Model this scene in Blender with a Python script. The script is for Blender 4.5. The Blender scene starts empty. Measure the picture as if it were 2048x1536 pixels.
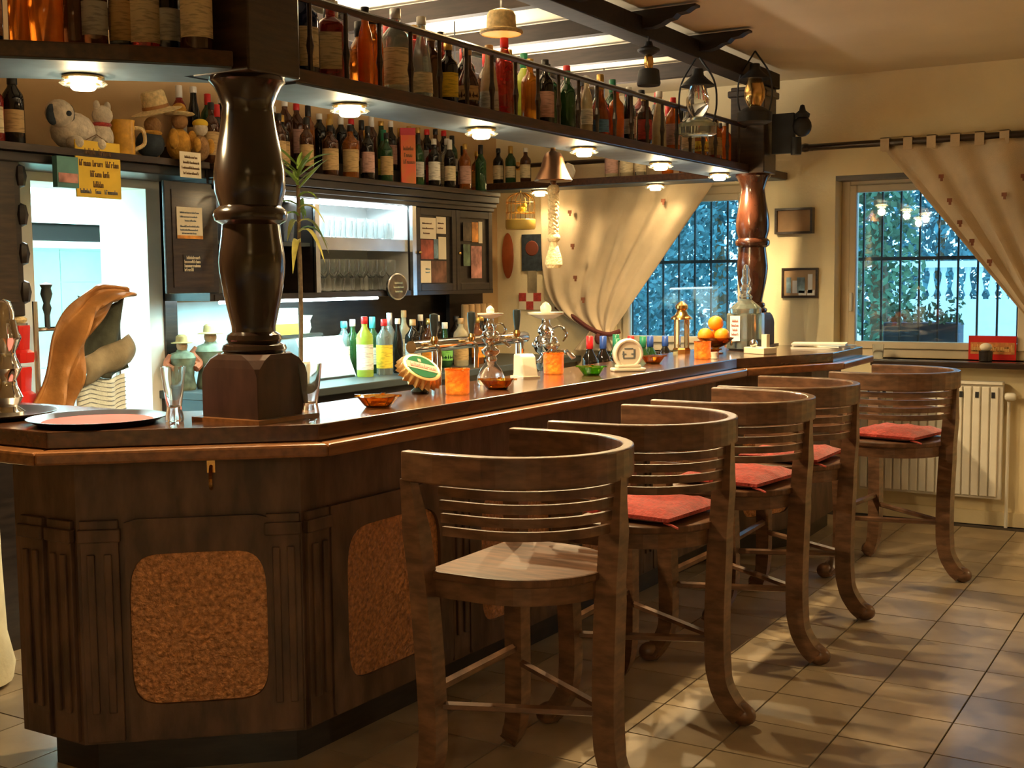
import bpy, bmesh, math, random
from mathutils import Vector, Matrix
R = math.radians
random.seed(7)
scn = bpy.context.scene
COL = scn.collection
# ------------------------------------------------------------------ camera
cam_d = bpy.data.cameras.new('camera'); cam = bpy.data.objects.new('camera', cam_d); COL.objects.link(cam)
cam_d.sensor_fit = 'HORIZONTAL'; cam_d.sensor_width = 36.0; cam_d.lens = 2440.0/2048.0*36.0
cam_d.clip_start = 0.05; cam_d.clip_end = 200
_f = 2440.0
_Y = Vector((2490-1024, -(542-768), _f)).normalized()
_X = -Vector((-3050-1024, -(594-768), _f)).normalized()
_X = (_X - _Y*_X.dot(_Y)).normalized()
_Z = _X.cross(_Y)
if _Z[1] < 0: _Z = -_Z
right = Vector((_X[0], _Y[0], _Z[0])); up = Vector((_X[1], _Y[1], _Z[1])); fwd = Vector((_X[2], _Y[2], _Z[2]))
m = Matrix.Identity(4)
for i in range(3):
    m[i][0] = right[i]; m[i][1] = up[i]; m[i][2] = -fwd[i]
m[0][3], m[1][3], m[2][3] = 0, 0, 1.5
cam.matrix_world = m
scn.camera = cam
# ------------------------------------------------------------------ colour management, world, big lights
vs = scn.view_settings
vs.view_transform = 'Standard'; vs.look = 'None'; vs.gamma = 1.0; vs.use_curve_mapping = False
vs.exposure = 0.8
W = bpy.data.worlds.new('dusk_sky'); scn.world = W; W.use_nodes = True
nt = W.node_tree; bg = nt.nodes['Background']
bg.inputs['Color'].default_value = (0.20, 0.42, 0.62, 1); bg.inputs['Strength'].default_value = 4.6
def lamp(name, kind, loc, power, col, size=0.05, rot=(0,0,0), size_y=None, spot=None, parent=None):
    d = bpy.data.lights.new(name, kind); d.energy = power; d.color = col
    if kind == 'AREA':
        d.size = size
        if size_y: d.shape = 'RECTANGLE'; d.size_y = size_y
    else: d.shadow_soft_size = size
    if kind == 'SPOT' and spot: d.spot_size = spot; d.spot_blend = 0.6
    o = bpy.data.objects.new(name, d); COL.objects.link(o); o.location = loc; o.rotation_euler = rot
    if parent: o.parent = parent
    return o
WARM = (1.0, 0.73, 0.38); COOL = (0.50, 0.93, 1.0)
# fluorescent tubes of the kitchen behind the door and of the back bar
lamp('kitchen_light', 'AREA', (-6.6, 4.6, 2.66), 380, (0.92,0.98,1.0), 1.6, (0,0,0), 2.2)
lamp('back_bar_light', 'AREA', (-4.5, 5.5, 1.93), 5.5, (0.72,0.95,1.0), 0.05, (0,R(-12),0), 0.95)
lamp('worktop_light', 'AREA', (-4.40, 5.1, 1.385), 17, COOL, 0.06, (0,0,0), 1.4)
# ------------------------------------------------------------------ materials
MATS = {}
def mat(name, col, rough=0.5, metal=0.0, noise=0.0, scale=8.0, bump=0.0, bscale=60.0, trans=0.0, coat=0.0, emit=None, es=0.0, stretch=(1,1,1), ior=1.45, spec=0.5, sheen=0.0, col2=None, band=None):
    if name in MATS: return MATS[name]
    M = bpy.data.materials.new(name); M.use_nodes = True; MATS[name] = M
    n = M.node_tree.nodes; l = M.node_tree.links; b = n['Principled BSDF']
    b.inputs['Base Color'].default_value = (*col, 1); b.inputs['Roughness'].default_value = rough
    b.inputs['Metallic'].default_value = metal; b.inputs['IOR'].default_value = ior
    b.inputs['Transmission Weight'].default_value = trans; b.inputs['Coat Weight'].default_value = coat
    b.inputs['Coat Roughness'].default_value = 0.15; b.inputs['Specular IOR Level'].default_value = spec
    b.inputs['Sheen Weight'].default_value = sheen
    if emit: b.inputs['Emission Color'].default_value = (*emit, 1); b.inputs['Emission Strength'].default_value = es
    tc = n.new('ShaderNodeTexCoord'); mp = n.new('ShaderNodeMapping'); l.new(tc.outputs['Object'], mp.inputs['Vector'])
    mp.inputs['Scale'].default_value = stretch
    if noise > 0 or col2:
        nz = n.new('ShaderNodeTexNoise'); nz.inputs['Scale'].default_value = scale; nz.inputs['Detail'].default_value = 5
        l.new(mp.outputs[0], nz.inputs['Vector'])
        rp = n.new('ShaderNodeValToRGB'); l.new(nz.outputs['Fac'], rp.inputs[0])
        a = col2 if col2 else tuple(c*(1-noise) for c in col)
        c2 = tuple(min(1, c*(1+noise)) for c in col)
        rp.color_ramp.elements[0].position = 0.35; rp.color_ramp.elements[0].color = (*a, 1)
        rp.color_ramp.elements[1].position = 0.68; rp.color_ramp.elements[1].color = (*c2, 1)
        l.new(rp.outputs[0], b.inputs['Base Color'])
    if bump > 0:
        n2 = n.new('ShaderNodeTexNoise'); n2.inputs['Scale'].default_value = bscale; n2.inputs['Detail'].default_value = 4
        l.new(mp.outputs[0], n2.inputs['Vector'])
        bp = n.new('ShaderNodeBump'); bp.inputs['Strength'].default_value = bump; bp.inputs['Distance'].default_value = 0.01
        l.new(n2.outputs['Fac'], bp.inputs['Height']); l.new(bp.outputs[0], b.inputs['Normal'])
    return M
M = {}
M['dark_wood'] = mat('dark_wood', (0.032, 0.017, 0.009), 0.32, noise=0.45, scale=7, stretch=(1,1,9), coat=0.35, bump=0.08, bscale=40)
M['shelf_wood'] = mat('shelf_wood', (0.055, 0.022, 0.009), 0.35, noise=0.4, scale=9, stretch=(6,1,6), coat=0.2)
M['bar_wood'] = mat('bar_wood', (0.105, 0.060, 0.038), 0.42, noise=0.4, scale=6, stretch=(3,3,1), bump=0.1, bscale=30)
M['top_wood'] = mat('top_wood', (0.075, 0.028, 0.012), 0.22, noise=0.35, scale=5, stretch=(8,1,8), coat=0.6)
M['nosing_wood'] = mat('nosing_wood', (0.26, 0.105, 0.036), 0.28, noise=0.3, scale=6, stretch=(7,1,7), coat=0.5)
M['stool_wood'] = mat('stool_wood', (0.15, 0.074, 0.038), 0.38, noise=0.4, scale=7, stretch=(2,2,6), coat=0.3)
M['seat_wood'] = mat('seat_wood', (0.13, 0.060, 0.028), 0.5, noise=0.45, scale=9, stretch=(1,6,1), coat=0.0)
M['column_wood'] = mat('column_wood', (0.019, 0.010, 0.006), 0.16, noise=0.35, scale=6, stretch=(3,3,1), coat=0.7)
M['column_red'] = mat('column_red', (0.045, 0.014, 0.007), 0.2, noise=0.35, scale=6, stretch=(3,3,1), coat=0.7)
M['black_wood'] = mat('black_wood', (0.018, 0.012, 0.009), 0.35, noise=0.4, scale=8, stretch=(1,1,6), coat=0.2)
M['underside'] = mat('underside', (0.075, 0.105, 0.15), 0.5, noise=0.15, scale=12)  # blue tint of the kitchen light reflected on the boards, put into their colour
M['beam'] = mat('beam', (0.016, 0.009, 0.006), 0.6, noise=0.4, scale=7, stretch=(1,8,8))
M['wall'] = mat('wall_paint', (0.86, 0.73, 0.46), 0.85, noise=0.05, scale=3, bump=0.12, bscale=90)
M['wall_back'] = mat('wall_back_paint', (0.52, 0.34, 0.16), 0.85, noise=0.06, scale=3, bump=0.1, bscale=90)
M['ceiling'] = mat('ceiling_paint', (0.76, 0.65, 0.46), 0.9, noise=0.04, scale=2, bump=0.08, bscale=70)
M['tile'] = mat('floor_tile', (0.34, 0.26, 0.165), 0.42, noise=0.18, scale=4, bump=0.05, bscale=25, coat=0.1)
M['tile2'] = mat('floor_tile_b', (0.31, 0.235, 0.15), 0.42, noise=0.18, scale=5, bump=0.05, bscale=25, coat=0.1)
M['grout'] = mat('grout', (0.055, 0.040, 0.028), 0.9, noise=0.3, scale=30)
M['white'] = mat('white_paint', (0.80, 0.76, 0.66), 0.5, noise=0.04)
M['white_frame'] = mat('white_frame', (0.66, 0.56, 0.40), 0.45, noise=0.04)
M['kitchen'] = mat('kitchen_tile', (0.44, 0.82, 0.88), 0.35, noise=0.03)
M['splash'] = mat('splash_tile', (0.62, 0.80, 0.82), 0.35, noise=0.03)
M['steel'] = mat('steel', (0.62, 0.63, 0.64), 0.25, metal=1.0, noise=0.1)
M['chrome'] = mat('chrome', (0.85, 0.85, 0.86), 0.07, metal=1.0)
M['dark_steel'] = mat('dark_steel', (0.055, 0.068, 0.068), 0.45, metal=0.3)
M['iron'] = mat('iron', (0.03, 0.032, 0.036), 0.5, metal=0.4, noise=0.2)
M['brass'] = mat('brass', (0.75, 0.46, 0.16), 0.22, metal=1.0, noise=0.15)
M['bell'] = mat('bell_bronze', (0.16, 0.075, 0.035), 0.36, metal=0.8, noise=0.2)
M['copper'] = mat('hammered_copper', (0.52, 0.25, 0.11), 0.40, metal=0.5, noise=0.35, scale=75, bump=0.9, bscale=60)
M['red_cloth'] = mat('red_cloth', (0.44, 0.038, 0.024), 0.9, noise=0.25, scale=60, bump=0.4, bscale=120, sheen=0.3)
M['curtain'] = mat('curtain_cloth', (0.60, 0.47, 0.31), 0.9, noise=0.08, scale=6, bump=0.2, bscale=200)
M['embroidery'] = mat('embroidery', (0.20, 0.07, 0.035), 0.9, noise=0.2)
M['rope'] = mat('rope', (0.78, 0.62, 0.36), 0.9, noise=0.2, scale=80, bump=0.8, bscale=120)
M['red_plastic'] = mat('red_plastic', (0.62, 0.025, 0.02), 0.25, coat=0.4)
M['porcelain'] = mat('porcelain', (0.82, 0.72, 0.58), 0.25, coat=0.3)
M['candle'] = mat('candle_glass', (0.90, 0.26, 0.03), 0.22, noise=0.45, scale=45, bump=0.8, bscale=55, trans=0.45, emit=(1.0,0.22,0.02), es=0.22)
M['orange_fruit'] = mat('orange_peel', (0.90, 0.30, 0.01), 0.45, bump=0.2, bscale=250, noise=0.1)
M['paper'] = mat('paper', (0.78, 0.68, 0.50), 0.8, noise=0.05)
M['paper_white'] = mat('paper_white', (0.85, 0.86, 0.84), 0.7, noise=0.03)
M['ink'] = mat('ink', (0.16, 0.09, 0.04), 0.8)
M['grey_ink'] = mat('grey_ink', (0.16, 0.18, 0.20), 0.8)
M['yellow_sign'] = mat('yellow_sign', (0.78, 0.50, 0.03), 0.5, noise=0.08)
M['leather'] = mat('brown_leather', (0.36, 0.16, 0.045), 0.5, noise=0.3, scale=7, bump=0.5, bscale=22)
M['olive_cloth'] = mat('olive_cloth', (0.055, 0.060, 0.042), 0.9, noise=0.5, scale=8, bump=0.5, bscale=20)
M['khaki_cloth'] = mat('khaki_cloth', (0.26, 0.21, 0.13), 0.9, noise=0.3, scale=9, bump=0.4, bscale=25)
M['leaf'] = mat('leaf_green', (0.22, 0.34, 0.045), 0.5, noise=0.3, scale=12)
M['leaf_dry'] = mat('leaf_yellow', (0.55, 0.48, 0.10), 0.6, noise=0.3, scale=12)
M['stem'] = mat('stem', (0.16, 0.10, 0.045), 0.7, noise=0.3, scale=30, bump=0.4)
M['straw'] = mat('straw', (0.72, 0.55, 0.28), 0.8, noise=0.2, scale=60, bump=0.4, bscale=90)
M['pink'] = mat('pink_tray', (0.55, 0.14, 0.15), 0.8, noise=0.06, spec=0.1)
M['tray_steel'] = mat('tray_steel', (0.34, 0.30, 0.27), 0.28, metal=1.0, noise=0.1)
M['foliage'] = mat('foliage', (0.08, 0.19, 0.20), 0.8, noise=0.5, scale=3)
M['foliage_b'] = mat('foliage_b', (0.09, 0.17, 0.09), 0.8, noise=0.5, scale=3)
M['render_white'] = mat('render_white', (0.72, 0.74, 0.76), 0.7, noise=0.04)
M['pavement'] = mat('pavement', (0.55, 0.56, 0.58), 0.85, noise=0.12, scale=2)
M['planter'] = mat('planter', (0.035, 0.05, 0.075), 0.6, noise=0.2)
M['jar_green'] = mat('jar_green', (0.62, 0.70, 0.62), 0.06, trans=0.85, coat=0.3, noise=0.1)
M['amber_glass'] = mat('amber_glass', (0.62, 0.22, 0.02), 0.04, trans=0.95)
M['green_glass'] = mat('green_glass', (0.22, 0.62, 0.04), 0.04, trans=0.95)
M['clear_glass'] = mat('clear_glass', (0.93, 0.97, 0.97), 0.03, trans=0.95)
M['lamp_lens'] = mat('lamp_lens', (1, 0.9, 0.7), 0.4, emit=(1.0, 0.80, 0.42), es=14)
M['shade'] = mat('lamp_shade', (0.75, 0.36, 0.09), 0.8, noise=0.1, emit=(1.0,0.42,0.08), es=0.25)
M['tube'] = mat('tube_light', (1,1,1), 0.4, emit=(0.86,0.98,1.0), es=7)
M['cab_white'] = mat('cab_white', (0.75, 0.78, 0.78), 0.4, noise=0.03)
def window_glass():
    Mm = bpy.data.materials.new('window_glass'); Mm.use_nodes = True
    n = Mm.node_tree.nodes; l = Mm.node_tree.links; n.remove(n['Principled BSDF'])
    t = n.new('ShaderNodeBsdfTransparent'); t.inputs[0].default_value = (0.86, 0.95, 0.97, 1)
    g = n.new('ShaderNodeBsdfGlossy'); g.inputs['Roughness'].default_value = 0.02
    fr = n.new('ShaderNodeFresnel'); fr.inputs['IOR'].default_value = 1.6
    mx = n.new('ShaderNodeMixShader'); l.new(fr.outputs[0], mx.inputs[0]); l.new(t.outputs[0], mx.inputs[1]); l.new(g.outputs[0], mx.inputs[2])
    l.new(mx.outputs[0], n['Material Output'].inputs['Surface'])
    return Mm
M['window_glass'] = window_glass()
# ------------------------------------------------------------------ mesh helpers
def bx(bm, x0, x1, y0, y1, z0, z1, mtx=None):
    vs_ = [bm.verts.new(p) for p in ((x0,y0,z0),(x1,y0,z0),(x1,y1,z0),(x0,y1,z0),(x0,y0,z1),(x1,y0,z1),(x1,y1,z1),(x0,y1,z1))]
    if mtx is not None:
        for v in vs_: v.co = mtx @ v.co
    for f in ((3,2,1,0),(4,5,6,7),(0,1,5,4),(1,2,6,5),(2,3,7,6),(3,0,4,7)): bm.faces.new([vs_[i] for i in f])
    return vs_
def lathe(bm, prof, seg=20, sq=0.0, c=(0,0,0), mtx=None, cap=True):
    rings = []
    for r, z in prof:
        ring = []
        for k in range(seg):
            a = 2*math.pi*k/seg + (math.pi/seg if sq else 0)
            rr = r
            if sq:
                ca, sa = abs(math.cos(a)), abs(math.sin(a)); p = 2+sq*8
                rr = r/((ca**p+sa**p)**(1/p))
            co = Vector((c[0]+rr*math.cos(a), c[1]+rr*math.sin(a), c[2]+z))
            ring.append(bm.verts.new(mtx @ co if mtx is not None else co))
        rings.append(ring)
    for a, b in zip(rings, rings[1:]):
        for k in range(seg): bm.faces.new((a[k], a[(k+1)%seg], b[(k+1)%seg], b[k]))
    if cap:
        if prof[0][0] > 1e-4: bm.faces.new(list(reversed(rings[0])))
        if prof[-1][0] > 1e-4: bm.faces.new(rings[-1])
def tube(bm, pts, r, seg=8, cap=True, flat=None):
    pts = [Vector(p) for p in pts]; rings = []; n = len(pts)
    prev = None
    for i, p in enumerate(pts):
        t = (pts[min(i+1,n-1)]-pts[max(i-1,0)]).normalized()
        if prev is None:
            ref = Vector((0,0,1)) if abs(t.z) < 0.9 else Vector((1,0,0))
            u = t.cross(ref).normalized()
        else: u = (prev - t*prev.dot(t)).normalized()
        prev = u; v = t.cross(u)
        rr = r[i] if isinstance(r, (list,tuple)) else r
        ring = []
        for k in range(seg):
            a = 2*math.pi*k/seg + math.pi/seg
            ring.append(bm.verts.new(p + u*math.cos(a)*rr + v*math.sin(a)*rr*(flat or 1)))
        rings.append(ring)
    for a, b in zip(rings, rings[1:]):
        for k in range(seg): bm.faces.new((a[k], a[(k+1)%seg], b[(k+1)%seg], b[k]))
    if cap: bm.faces.new(list(reversed(rings[0]))); bm.faces.new(rings[-1])
def sweep_rect(bm, path, th, z0, z1):
    """sweep an upright rectangle (thickness th) along a plan path"""
    n = len(path); rings = []
    for i in range(n):
        p = Vector(path[i]); t = (Vector(path[min(i+1,n-1)])-Vector(path[max(i-1,0)])).normalized(); nn = Vector((t.y,-t.x))
        a = p+nn*th/2; b = p-nn*th/2
        rings.append([bm.verts.new((a.x,a.y,z0)), bm.verts.new((b.x,b.y,z0)), bm.verts.new((b.x,b.y,z1)), bm.verts.new((a.x,a.y,z1))])
    for a, b in zip(rings, rings[1:]):
        for k in range(4): bm.faces.new((a[k], b[k], b[(k+1)%4], a[(k+1)%4]))
    bm.faces.new(rings[0]); bm.faces.new(list(reversed(rings[-1])))
def prism(bm, poly, z0, z1):
    a = [bm.verts.new((p[0],p[1],z0)) for p in poly]; b = [bm.verts.new((p[0],p[1],z1)) for p in poly]; n = len(poly)
    bm.faces.new(list(reversed(a))); bm.faces.new(b)
    for i in range(n): bm.faces.new((a[i], a[(i+1)%n], b[(i+1)%n], b[i]))
def sphere(bm, c, r, sz=1.0, seg=14, rings=8, sx=1, sy=1):
    prof = [(r*math.sin(math.pi*i/rings), -r*sz*math.cos(math.pi*i/rings)) for i in range(rings+1)]
    prof[0] = (0.0005, prof[0][1]); prof[-1] = (0.0005, prof[-1][1])
    s = Matrix.Translation(c) @ Matrix.Diagonal((sx,sy,1,1))
    lathe(bm, prof, seg, mtx=s)
def obj(name, bm, material, parent=None, loc=None, rot=None, smooth=False, bevel=0.0, mesh=None):
    if mesh is None:
        bmesh.ops.recalc_face_normals(bm, faces=bm.faces[:])
        mesh = bpy.data.meshes.new(name); bm.to_mesh(mesh); bm.free()
        mesh.materials.append(M[material] if isinstance(material, str) else material)
        if smooth:
            for p in mesh.polygons: p.use_smooth = True
            try: mesh.set_sharp_from_angle(angle=R(40))
            except Exception: pass
    o = bpy.data.objects.new(name, mesh); COL.objects.link(o)
    if parent: o.parent = parent
    if loc is not None: o.location = loc
    if rot is not None: o.rotation_euler = rot
    if bevel:
        md = o.modifiers.new('bevel', 'BEVEL'); md.width = bevel; md.segments = 2; md.limit_method = 'ANGLE'
    return o
def NB(): return bmesh.new()
def thing(name, label, cat, loc=(0,0,0), rz=0.0, group=None, scale=None):
    o = bpy.data.objects.new(name, None); COL.objects.link(o); o.empty_display_size = 0.05
    o.location = loc; o.rotation_euler = (0,0,rz); o['label'] = label; o['category'] = cat
    if group: o['group'] = group
    if scale: o.scale = scale
    return o
def tag(o, label, cat, group=None):
    o['label'] = label; o['category'] = cat
    if group: o['group'] = group
    return o
def struct(o, label=None):
    o['kind'] = 'structure'
    if label: o['label'] = label
    return o
def dup(root, loc, rz, label, group=None, scale=None, skip=()):
    r = root.copy(); COL.objects.link(r); r.location = loc; r.rotation_euler = (0,0,rz); r['label'] = label
    if group: r['group'] = group
    if scale: r.scale = scale
    for ch in list(root.children):
        if ch.name.split('.')[0] in skip: continue
        c = ch.copy(); COL.objects.link(c); c.parent = r
        for g in list(ch.children):
            d = g.copy(); COL.objects.link(d); d.parent = c
    return r
def box_obj(name, x0, x1, y0, y1, z0, z1, material, parent=None, bevel=0.0):
    b = NB(); bx(b, x0, x1, y0, y1, z0, z1); return obj(name, b, material, parent, bevel=bevel)
def smooth_curve(pts, n=8):
    """Catmull-Rom through points"""
    P = [Vector(p) for p in pts]; P = [P[0]*2-P[1]] + P + [P[-1]*2-P[-2]]; out = []
    for i in range(1, len(P)-2):
        for k in range(n):
            t = k/n; a, b, c, d = P[i-1], P[i], P[i+1], P[i+2]
            out.append(0.5*((2*b)+(c-a)*t+(2*a-5*b+4*c-d)*t*t+(3*b-a-3*c+d)*t**3))
    out.append(P[-2]); return out
def offset_line(pts, d):
    """offset an open plan polyline to its left by d"""
    P = [Vector(p) for p in pts]; out = []
    for i in range(len(P)):
        ns = []
        if i > 0: t = (P[i]-P[i-1]).normalized(); ns.append(Vector((-t.y,t.x)))
        if i < len(P)-1: t = (P[i+1]-P[i]).normalized(); ns.append(Vector((-t.y,t.x)))
        if len(ns) == 1: out.append(P[i]+ns[0]*d)
        else:
            b = (ns[0]+ns[1]).normalized(); out.append(P[i]+b*(d/b.dot(ns[0])))
    return out
ORD = ['first','second','third','fourth','fifth','sixth','seventh','eighth','ninth','tenth','eleventh','twelfth','thirteenth','fourteenth','fifteenth','sixteenth','seventeenth','eighteenth','nineteenth','twentieth','21st','22nd','23rd','24th','25th','26th','27th','28th','29th','30th','31st','32nd','33rd','34th','35th','36th','37th','38th','39th','40th','41st','42nd','43rd','44th','45th','46th','47th','48th']
# ================================================================== STRUCTURE
ZC = 2.73; YW = 7.65; XB = -4.7
# floor: screed below, single tiles on top
fl = NB(); bx(fl, -9.0, 4.0, -3.0, YW+0.35, -0.12, -0.006); floor = struct(obj('floor', fl, 'grout'))
tb = NB(); bx(tb, -0.1495, 0.1495, -0.1495, 0.1495, -0.006, 0.0); tile_me = None
PIT = 0.305
def lay_tile(cx, cy):
    global tile_me
    if tile_me is None:
        o = obj('tile', tb, 'tile', floor, bevel=0); tile_me = o.data
    else:
        o = obj('tile', None, None, floor, mesh=tile_me)
    o.location = (cx, cy, random.uniform(-0.0008, 0.0)); o.rotation_euler = (random.uniform(-.002,.002), random.uniform(-.002,.002), 0)
    return o
gx0 = -1.09+PIT/2; gy0 = 3.86+PIT/2
for ix in range(-4, 3):
    for iy in range(-5, 13):
        cx, cy = gx0+ix*PIT, gy0+iy*PIT
        if cy+PIT/2 < YW and cy > 2.3: lay_tile(cx, cy)
for ix in range(-14, -4):
    for iy in range(-8, -4):
        cx, cy = gx0+ix*PIT, gy0+iy*PIT
        if cx < -2.6 and cy < 2.6: lay_tile(cx, cy)
rest = NB()
def rest_tile(cx, cy): bx(rest, cx-.1495, cx+.1495, cy-.1495, cy+.1495, -0.006, 0.0)
for ix in range(-14, 15):
    for iy in range(-21, 13):
        cx, cy = gx0+ix*PIT, gy0+iy*PIT
        if cx < -4.6 or cy+PIT/2 > YW: continue
        if -4 <= ix < 3 and -5 <= iy < 13 and cy > 2.3: continue
        if -14 <= ix < -4 and -8 <= iy < -4 and cx < -2.6 and cy < 2.6: continue
        rest_tile(cx, cy)
o = obj('tile_field', rest, 'tile2', floor); o['kind'] = 'stuff'
struct(box_obj('ceiling', -9.0, 4.0, -3.0, YW+0.35, ZC, ZC+0.12, 'ceiling'))
# window wall y = YW .. YW+0.30 with two openings
W1 = (-3.80, -2.80, 0.99, 2.10); W2 = (-2.215, -1.05, 0.98, 2.115)
wb = NB()
xs = [-9.0, W1[0], W1[1], W2[0], W2[1], 4.0]
for a, b_, op in ((xs[0],xs[1],None),(xs[1],xs[2],W1),(xs[2],xs[3],None),(xs[3],xs[4],W2),(xs[4],xs[5],None)):
    if op is None: bx(wb, a, b_, YW, YW+0.30, 0, ZC)
    else: bx(wb, a, b_, YW, YW+0.30, 0, op[2]); bx(wb, a, b_, YW, YW+0.30, op[3], ZC)
wall_w = struct(obj('wall_far', wb, 'wall'))
# back wall x = XB-0.30 .. XB with the kitchen doorway
DY0, DY1, DZ = 3.60, 4.33, 1.985
wb = NB()
bx(wb, XB-0.30, XB, -3.0, DY0, 0, ZC); bx(wb, XB-0.30, XB, DY1, YW, 0, ZC); bx(wb, XB-0.30, XB, DY0, DY1, DZ, ZC)
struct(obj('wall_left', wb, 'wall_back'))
wb = NB(); bx(wb, -9.0, 4.0, -3.2, -3.0, 0, ZC); struct(obj('wall_near', wb, 'wall'))
wb = NB(); bx(wb, 4.0, 4.2, -3.2, YW+.3, 0, ZC); struct(obj('wall_right', wb, 'wall'))
wb = NB(); bx(wb, -9.2, -9.0, -3.2, YW+.3, 0, ZC); struct(obj('wall_kitchen', wb, 'kitchen'))
# door lining
d = struct(bpy.data.objects.new('door_1', None), 'white lining of the open kitchen doorway'); COL.objects.link(d)
b = NB(); bx(b, XB-0.32, XB+0.02, DY1-0.03, DY1+0.06, 0, DZ+0.06); obj('jamb', b, 'white', d)
b = NB(); bx(b, XB-0.32, XB+0.02, DY0-0.06, DY0+0.03, 0, DZ+0.06); obj('jamb', b, 'white', d)
b = NB(); bx(b, XB-0.32, XB+0.02, DY0+0.03, DY1-0.03, DZ-0.03, DZ+0.06); obj('lintel', b, 'white', d)
# baseboard on the window wall
struct(box_obj('baseboard_far', -1.9, 4.0, YW-0.015, YW, 0.0, 0.085, 'wall'))
# windows
def window(name, W_, casement, label):
    x0, x1, z0, z1 = W_
    w = struct(bpy.data.objects.new(name, None), label); COL.objects.link(w)
    y = YW+0.14; t = 0.055
    b = NB(); bx(b, x0, x0+t, y, y+0.06, z0, z1); bx(b, x1-t, x1, y, y+0.06, z0, z1); bx(b, x0+t, x1-t, y, y+0.06, z0, z0+t); bx(b, x0+t, x1-t, y, y+0.06, z1-t, z1)
    fr = obj('window_frame', b, 'white_frame', w, bevel=0.006)
    a0, a1, c0, c1 = x0+t, x1-t, z0+t, z1-t; s = 0.045
    b = NB(); bx(b, a0, a0+s, y-0.02, y+0.045, c0, c1); bx(b, a1-s, a1, y-0.02, y+0.045, c0, c1); bx(b, a0+s, a1-s, y-0.02, y+0.045, c0, c0+s); bx(b, a0+s, a1-s, y-0.02, y+0.045, c1-s, c1)
    sash = obj('sash', b, 'white_frame', w, bevel=0.006)
    b = NB(); bx(b, a0+s-.005, a1-s+.005, y+0.01, y+0.016, c0+s-.005, c1-s+.005); obj('pane', b, 'window_glass', sash)
    b = NB(); bx(b, a0+0.012, a0+0.03, y-0.045, y-0.02, (c0+c1)/2-.28, (c0+c1)/2-.16); obj('window_handle', b, 'white', sash, bevel=0.004)
    return w
window('window_1', W1, True, 'left window half hidden behind the turned column and tied curtain')
window('window_2', W2, True, 'right window above the radiator with diagonal curtain')
# sills
b = NB(); bx(b, -1.95, -0.2, YW-0.13, YW+0.14, 0.945, 0.98); sl = struct(obj('trim_1', b, 'dark_wood', bevel=0.006), 'dark wooden sill under the right window')
b = NB(); bx(b, W1[0]-.05, W1[1]+.05, YW-0.06, YW+0.14, 0.955, 0.99); struct(obj('trim_2', b, 'dark_wood'), 'sill under the left window')
b = NB(); bx(b, W2[0], W2[1], YW+0.005, YW+0.14, 2.085, 2.115); struct(obj('trim_3', b, 'dark_wood'), 'dark board under the lintel of the right window')
# window grilles outside
def grille(x0, x1, z0, z1, label):
    g = thing('window_grille', label, 'grille', (0, YW+0.36, 0), group='iron window grilles')
    n = int((x1-x0)/0.115)
    for i in range(n+1):
        b = NB(); xx = x0+(x1-x0)*i/n; bx(b, xx-.006, xx+.006, -.006, .006, z0, z1); obj('bar', b, 'iron', g)
    for zz in (z0+0.08, 1.60, z1-0.08):
        b = NB(); bx(b, x0-.02, x1+.02, -.012, -.006, zz-.011, zz+.011); obj('rail', b, 'iron', g)
grille(W1[0]-.1, W1[1]+.1, 0.9, 2.2, 'dark iron bars outside the left window')
grille(W2[0]-.15, W2[1]+.1, 0.9, 2.2, 'dark iron bars outside the right window by the radiator')
# ================================================================== OUTSIDE
struct(box_obj('pavement', -30, 20, YW+0.35, 60, -0.5, -0.4, 'pavement'))
def tree(name, label, loc, h, r, n, material, cat='tree', group='trees outside'):
    t = thing(name, label, cat, loc, group=group)
    b = NB(); tube(b, [(0,0,0),(0.05,0,h*.4),(0,0.05,h*.8)], [.12,.09,.03], 7); obj('trunk', b, 'stem', t)
    b = NB(); rnd = random.Random(hash(label) % 1000 if False else int(abs(loc[0]*131+loc[1]*17)))
    for i in range(int(n*2.2)):
        a = rnd.uniform(0,6.28); u = rnd.random()**.5; zz = rnd.uniform(.12,1.0)
        rr = r*math.sin(math.pi*min(.95,zz*.85+.12))*u
        p = Vector((rr*math.cos(a), rr*math.sin(a), h*zz)); s = rnd.uniform(.022,.060)*(1 if h < 5 else 2.0)
        d1 = Vector((rnd.uniform(-1,1),rnd.uniform(-1,1),rnd.uniform(-1,1))).normalized(); d2 = d1.orthogonal().normalized()
        vv = [bm_v for bm_v in (b.verts.new(p-d1*s), b.verts.new(p+d2*s*.5), b.verts.new(p+d1*s), b.verts.new(p-d2*s*.5))]
        b.faces.new(vv)
    c = obj('crown', b, material, t)
    c['kind'] = 'stuff'
tree('tree', 'dark bluish tree behind the left window bars', (-6.6, 13.0, -0.4), 4.6, 1.5, 5000, 'foliage')
tree('tree', 'tall shrub seen between the two windows outside', (-4.55, 11.6, -0.4), 3.3, .8, 2500, 'foliage')
tree('tree', 'green tree at the left edge of the right window', (-2.72, 10.6, -0.4), 3.6, .42, 1500, 'foliage_b')
tree('tree', 'far dark tree above the white balustrade', (-5.2, 25.0, -0.4), 7.0, 2.2, 5000, 'foliage')
tree('tree', 'far dark tree at the right of the balustrade', (-0.6, 27.0, -0.4), 7.0, 2.2, 5000, 'foliage')
tree('tree', 'broad tree far behind the left window', (-10.5, 20.0, -0.4), 7.0, 2.8, 6000, 'foliage')
bal = thing('balustrade', 'white garden balustrade seen through the right window', 'balustrade', (-4.55, 16.0, -0.4))
b = NB(); bx(b, 0.6, 3.6, -.12, .12, 0, 1.58); obj('wall_base', b, 'render_white', bal)
b = NB(); bx(b, 0.6, 3.6, -.14, .14, 1.98, 2.06); obj('handrail', b, 'render_white', bal)
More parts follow.
